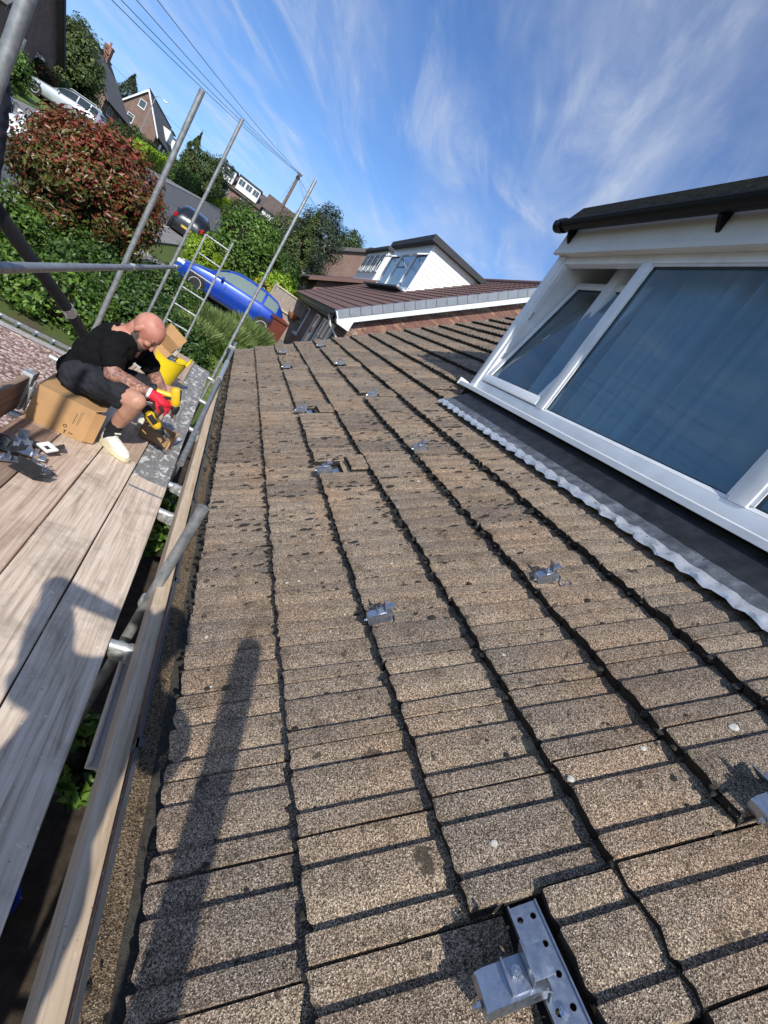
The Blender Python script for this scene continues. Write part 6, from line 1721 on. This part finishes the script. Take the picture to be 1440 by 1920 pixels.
def hedge(label, a, b, w, h, n, leaf, mat, name='hedge', group=None):
    a, b = Vector((a[0], a[1], gz(*a))), Vector((b[0], b[1], gz(*b))); t = thing(name, a, label, 'hedge', group)
    d = b - a; L = d.length; dn = d.normalized(); s = Vector((dn.y, -dn.x, 0)).normalized(); up = Vector((0, 0, 1))
    nn = max(2, int(n * .5)); A = G.random(n) * L; f = G.integers(0, 3, n); x = (G.random(n) - .5) * w; z = G.random(n) * h
    x = np.where(f == 0, -w / 2, np.where(f == 1, w / 2, x)); z = np.where(f == 2, h, z)
    bump = np.array([mnoise.noise(Vector((A[i] * .9, x[i] * 1.3, z[i] * 1.1))) for i in range(n)]) * .18 + G.normal(size=n) * .05
    no = np.zeros((n, 3)); sv, uv, dv = np.array(s), np.array(up), np.array(dn)
    out = np.where((f == 0)[:, None], -sv, np.where((f == 1)[:, None], sv, uv))
    P = A[:, None] * dv + x[:, None] * sv + z[:, None] * uv + out * bump[:, None]
    # end cap
    m = n // 6; P2 = (G.random(m)[:, None] - .5) * w * sv + (G.random(m) * h)[:, None] * uv - dv * (.05 + .08 * G.normal(size=m)[:, None]); P = np.concatenate([P, P2]); out = np.concatenate([out, np.tile(-dv, (m, 1))])
    Nv = out + G.normal(size=P.shape) * .55 + np.array([0, 0, .3])
    q_ = MB(); q_.prism([(-w / 2 * .86, -.2), (w / 2 * .86, -.2), (w / 2 * .86, h * .94), (-w / 2 * .86, h * .94)], dn * .08, s, up, d * .985)
    core = (np.array(q_.v, 'f'), np.array([[0, 1, 2], [0, 2, 3], [4, 5, 6], [4, 6, 7], [0, 1, 5], [0, 5, 4], [1, 2, 6], [1, 6, 5], [2, 3, 7], [2, 7, 6], [3, 0, 4], [3, 4, 7]], 'i'))
    o = bpy.data.objects.new('foliage', leaf_mesh('foliage', P, Nv, leaf, .6, G.random(len(P)), LM[mat], core=core)); COL.objects.link(o); o.parent = t
    return t
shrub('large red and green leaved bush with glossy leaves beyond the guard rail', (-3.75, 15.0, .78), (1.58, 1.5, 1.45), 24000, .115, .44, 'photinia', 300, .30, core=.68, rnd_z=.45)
for i, (c, r, mt, lab) in enumerate([((-4.3, 11.0, -.95), (1.3, 1.1, .55), 'mid', 'leafy green shrub beside the lying ladder'), ((-2.6, 10.9, -.95), (1.0, 1.0, .60), 'mid', 'green shrub beyond the lying ladder behind the worker back'), ((-2.5, 12.6, -.75), (1.1, 1.1, .66), 'dark', 'dark green shrub behind the guard rail, left of the worker head'), ((-1.5, 12.6, -.75), (.9, 1.2, .62), 'dark', 'dark green shrub behind the worker head'),
        ((-2.9, 14.3, -.55), (1.1, 1.0, .7), 'dark', 'dense dark shrub at the foot of the red leaved bush'), ((-4.4, 13.0, -.7), (1.2, 1.2, .75), 'mid', 'loose green shrub at the foamed brace'), ((-1.7, 15.6, -.45), (1.1, 1.1, .6), 'dark', 'low dark shrub under the guard rail end'), ((-.55, 12.3, -.85), (.75, .95, .55), 'dark', 'dark shrub behind the access ladder foot'), ((-1.6, 17.2, -.35), (1.0, .9, .45), 'mid', 'low green shrub in front of the blue car nose'), ((-.5, 16.2, -.5), (.8, 1.0, .35), 'mid', 'low flowering shrub below the blue car door')]):
    shrub(lab, c, r, 7500, .088, .55, mt, 110, .28, core=.66)
# feathery grey-green plants: upright blades
def blades(label, c, r, h, n, mat, name='lavender', cat='plant'):
    zg = gz(c[0], c[1]); t = thing(name, (c[0], c[1], zg), label, cat)
    a = G.random(n) * 6.283; rr = np.sqrt(G.random(n)) * r; bx, by = rr * np.cos(a), rr * np.sin(a)
    lean = .15 + .75 * rr / r; hh = h * (.6 + .5 * G.random(n)) * (1 - .35 * (rr / r) ** 2)
    tx, ty = bx + lean * hh * np.cos(a + .4 * G.normal(size=n)) * .6, by + lean * hh * np.sin(a + .4 * G.normal(size=n)) * .6
    w = .018 + .01 * G.random(n); px, py = -np.sin(a + G.normal(size=n)), np.cos(a + G.normal(size=n))
    z0 = hh * .15
    V = np.stack([np.stack([bx - px * w, by - py * w, z0], 1), np.stack([bx + px * w, by + py * w, z0], 1), np.stack([(bx + tx) / 2 + px * w, (by + ty) / 2 + py * w, hh * .68], 1), np.stack([tx, ty, hh], 1), np.stack([(bx + tx) / 2 - px * w, (by + ty) / 2 - py * w, hh * .68], 1)], 1).reshape(-1, 3)
    me = bpy.data.meshes.new('foliage'); i = np.arange(n)[:, None] * 5; F_ = np.concatenate([i + [0, 1, 2], i + [0, 2, 4], i + [4, 2, 3]], 1).reshape(-1, 3)
    cv, cf = core_ell((0, 0, h * .3), (r * .8, r * .8, h * .42), .9, .2, 2); F_ = np.concatenate([F_, cf + len(V)]); V = np.concatenate([V, cv])
    me.from_pydata(V.tolist(), [], F_.tolist()); me.update()
    rn = np.concatenate([np.repeat(G.random(n), 3), np.zeros(len(cf))]).astype('f'); at = me.attributes.new('rnd', 'FLOAT', 'FACE'); at.data.foreach_set('value', rn); me.materials.append(LM[mat])
    o = bpy.data.objects.new('foliage', me); COL.objects.link(o); o.parent = t
    q_ = MB()
    for k in range(5): q_.path([(0, 0, -.05), (.15 * math.cos(k * 1.3), .15 * math.sin(k * 1.3), h * .4)], .015, 5)
    q_.build('stem', M['bark'], t)
blades('feathery grey green plant below the blue car door', (.2, 15.6), .75, .85, 2600, 'grey'); blades('tall feathery grey plant in front of the blue car rear wheel', (.95, 16.9), .62, .95, 2200, 'grey'); blades('spreading grassy plant beside the far scaffold pole', (.95, 14.4), .75, .55, 2200, 'mid', 'grass_plant'); blades('pale grassy plant beside the access ladder', (-.35, 14.3), .6, .65, 1600, 'grey', 'grass_plant'); blades('green tuft growing by the far end of the eave', (1.6, 13.2), .6, .6, 1300, 'mid', 'grass_plant')
shrub('round clipped green bush beside the utility pole', (-.35, 27, 2.05), (1.62, 1.6, 1.62), 22000, .12, .6, 'mid', 260, .42, core=.78)
shrub('smaller green bush on the uphill side of the clipped bush', (1.4, 28.5, 1.8), (1.2, 1.2, 1.3), 11000, .12, .6, 'dark', 110, .45, core=.68)
shrub('yellow green bush behind the fence', (1.55, 24.6, 1.25), (.85, .8, .78), 6500, .10, .6, 'lime', 80, .32, core=.66)
shrub('orange yellow bush next to the fence post', (.95, 23.6, 1.0), (.5, .5, .45), 1800, .09, .6, 'yellow', 30, .2, core=.75)
shrub('bright green spiky bush in front of the street beside the ladder top', (-1.75, 23.6, .75), (.75, .8, .85), 3000, .16, .2, 'lime', 40, .4, core=.6)
shrub('leafy green shrub at the lower end of the lawn', (-15.2, 38.6, 2.7), (1.3, 1.5, 1.3), 3500, .16, .55, 'mid', 50, .4)
shrub('small dark bush at the lawn corner', (-13.6, 34.2, 1.7), (.8, 1.2, .55), 1800, .12, .55, 'dark', 30, .25)
shrub('dark red leaved shrub behind the silver car', (-18.4, 50.6, 4.1), (1.4, 1.5, 1.3), 2600, .16, .5, 'photinia', 40, .4)
tree('big leafy tree behind the silver car', (-19.0, 57.5, 6.3), (2.7, 2.7, 3.3), 14000, .24, .55, 'tree', 90, .75, .62, .25)
tree('dark spreading conifer on the skyline beside the gabled house', (-30.4, 119, 13.6), (3.4, 3.4, 3.6), 6000, .5, .22, 'conifer', 60, .9, .45, .3, shape='cone')
tree('columnar green conifer behind the long grey roof', (-14.2, 95, 10.6), (1.7, 1.7, 3.0), 4500, .28, .35, 'tree', 50, .6, .7, .2, shape='cone')
tree('green tree rising behind the dark hedge', (-11.2, 88, 8.2), (2.7, 2.7, 2.7), 8000, .30, .5, 'tree', 60, .8, .5, .25)
tree('loose topped tree left of the hilltop dormers', (-9.6, 93, 9.9), (1.9, 1.9, 2.9), 3800, .34, .4, 'conifer', 36, .8, .35, .2)
tree('broad green tree in front of the hilltop house', (-1.6, 58, 4.7), (2.9, 2.6, 1.9), 12000, .20, .5, 'tree', 90, .6, .62, .25)
tree('dark tree behind the round bush', (1.35, 46, 4.7), (2.0, 2.0, 2.1), 10000, .18, .5, 'tree', 80, .55, .5, .2)
tree('tall dark evergreen beside the neighbouring roofs', (3.05, 40.5, 5.2), (1.9, 1.9, 3.0), 16000, .19, .3, 'conifer', 130, .6, .42, .2)
tree('dark evergreen with spiky top behind the scaffold pole', (2.2, 38.0, 4.2), (1.5, 1.5, 3.0), 9000, .18, .3, 'tree', 80, .5, .45, .18, shape='cone')
tree('distant tree on the skyline above the brick house', (10.0, 76, 11.6), (2.2, 2.2, 1.9), 4500, .28, .5, 'tree', 40, .7, .5, .2)
hedge('bright lime hedge in front of the gabled house', (-13.4, 62.5), (-13.0, 72.0), 1.3, 1.7, 7000, .17, 'lime')
hedge('long dark green clipped hedge along the far pavement', (-12.4, 74), (-10.2, 93), 1.5, 2.1, 12000, .20, 'dark')
hedge('lime clipped hedge uphill of the long dark hedge', (-9.6, 95.5), (-7.6, 106), 1.5, 2.0, 6000, .22, 'lime')
for i, (x, y, z, r, mt, lab) in enumerate([(-14.2, 52.2, 3.4, 1.1, 'mid', 'green shrub uphill of the silver car'), (-14.6, 56.5, 3.7, 1.2, 'dark', 'dark shrub below the big leafy tree'), (-15.2, 61.5, 4.3, 1.3, 'tree', 'greyish shrub in front of the plain grey roof'), (-15.6, 68, 5.3, 1.5, 'dark', 'dark shrub behind the lime hedge end'), (-15.5, 76, 5.8, 1.5, 'tree', 'olive shrub in front of the gabled house'), (-14.2, 84, 6.6, 1.6, 'mid', 'green shrub behind the long dark hedge')]):
    shrub(lab, (x, y, z), (r, r, r * .9), 2400, .18, .5, mt, 40, .4)
shrub('small potted leafy plant growing in the soil below the deck', (.52, 2.55, -1.72), (.24, .26, .26), 420, .10, .55, 'mid', 24, .08, core=.3, name='leafy_plant', cat='plant')
shrub('ground plant in the bed below the far deck', (.42, 5.6, -1.45), (.3, .8, .3), 900, .09, .55, 'mid', 40, .12, core=.4, name='leafy_plant', cat='plant')
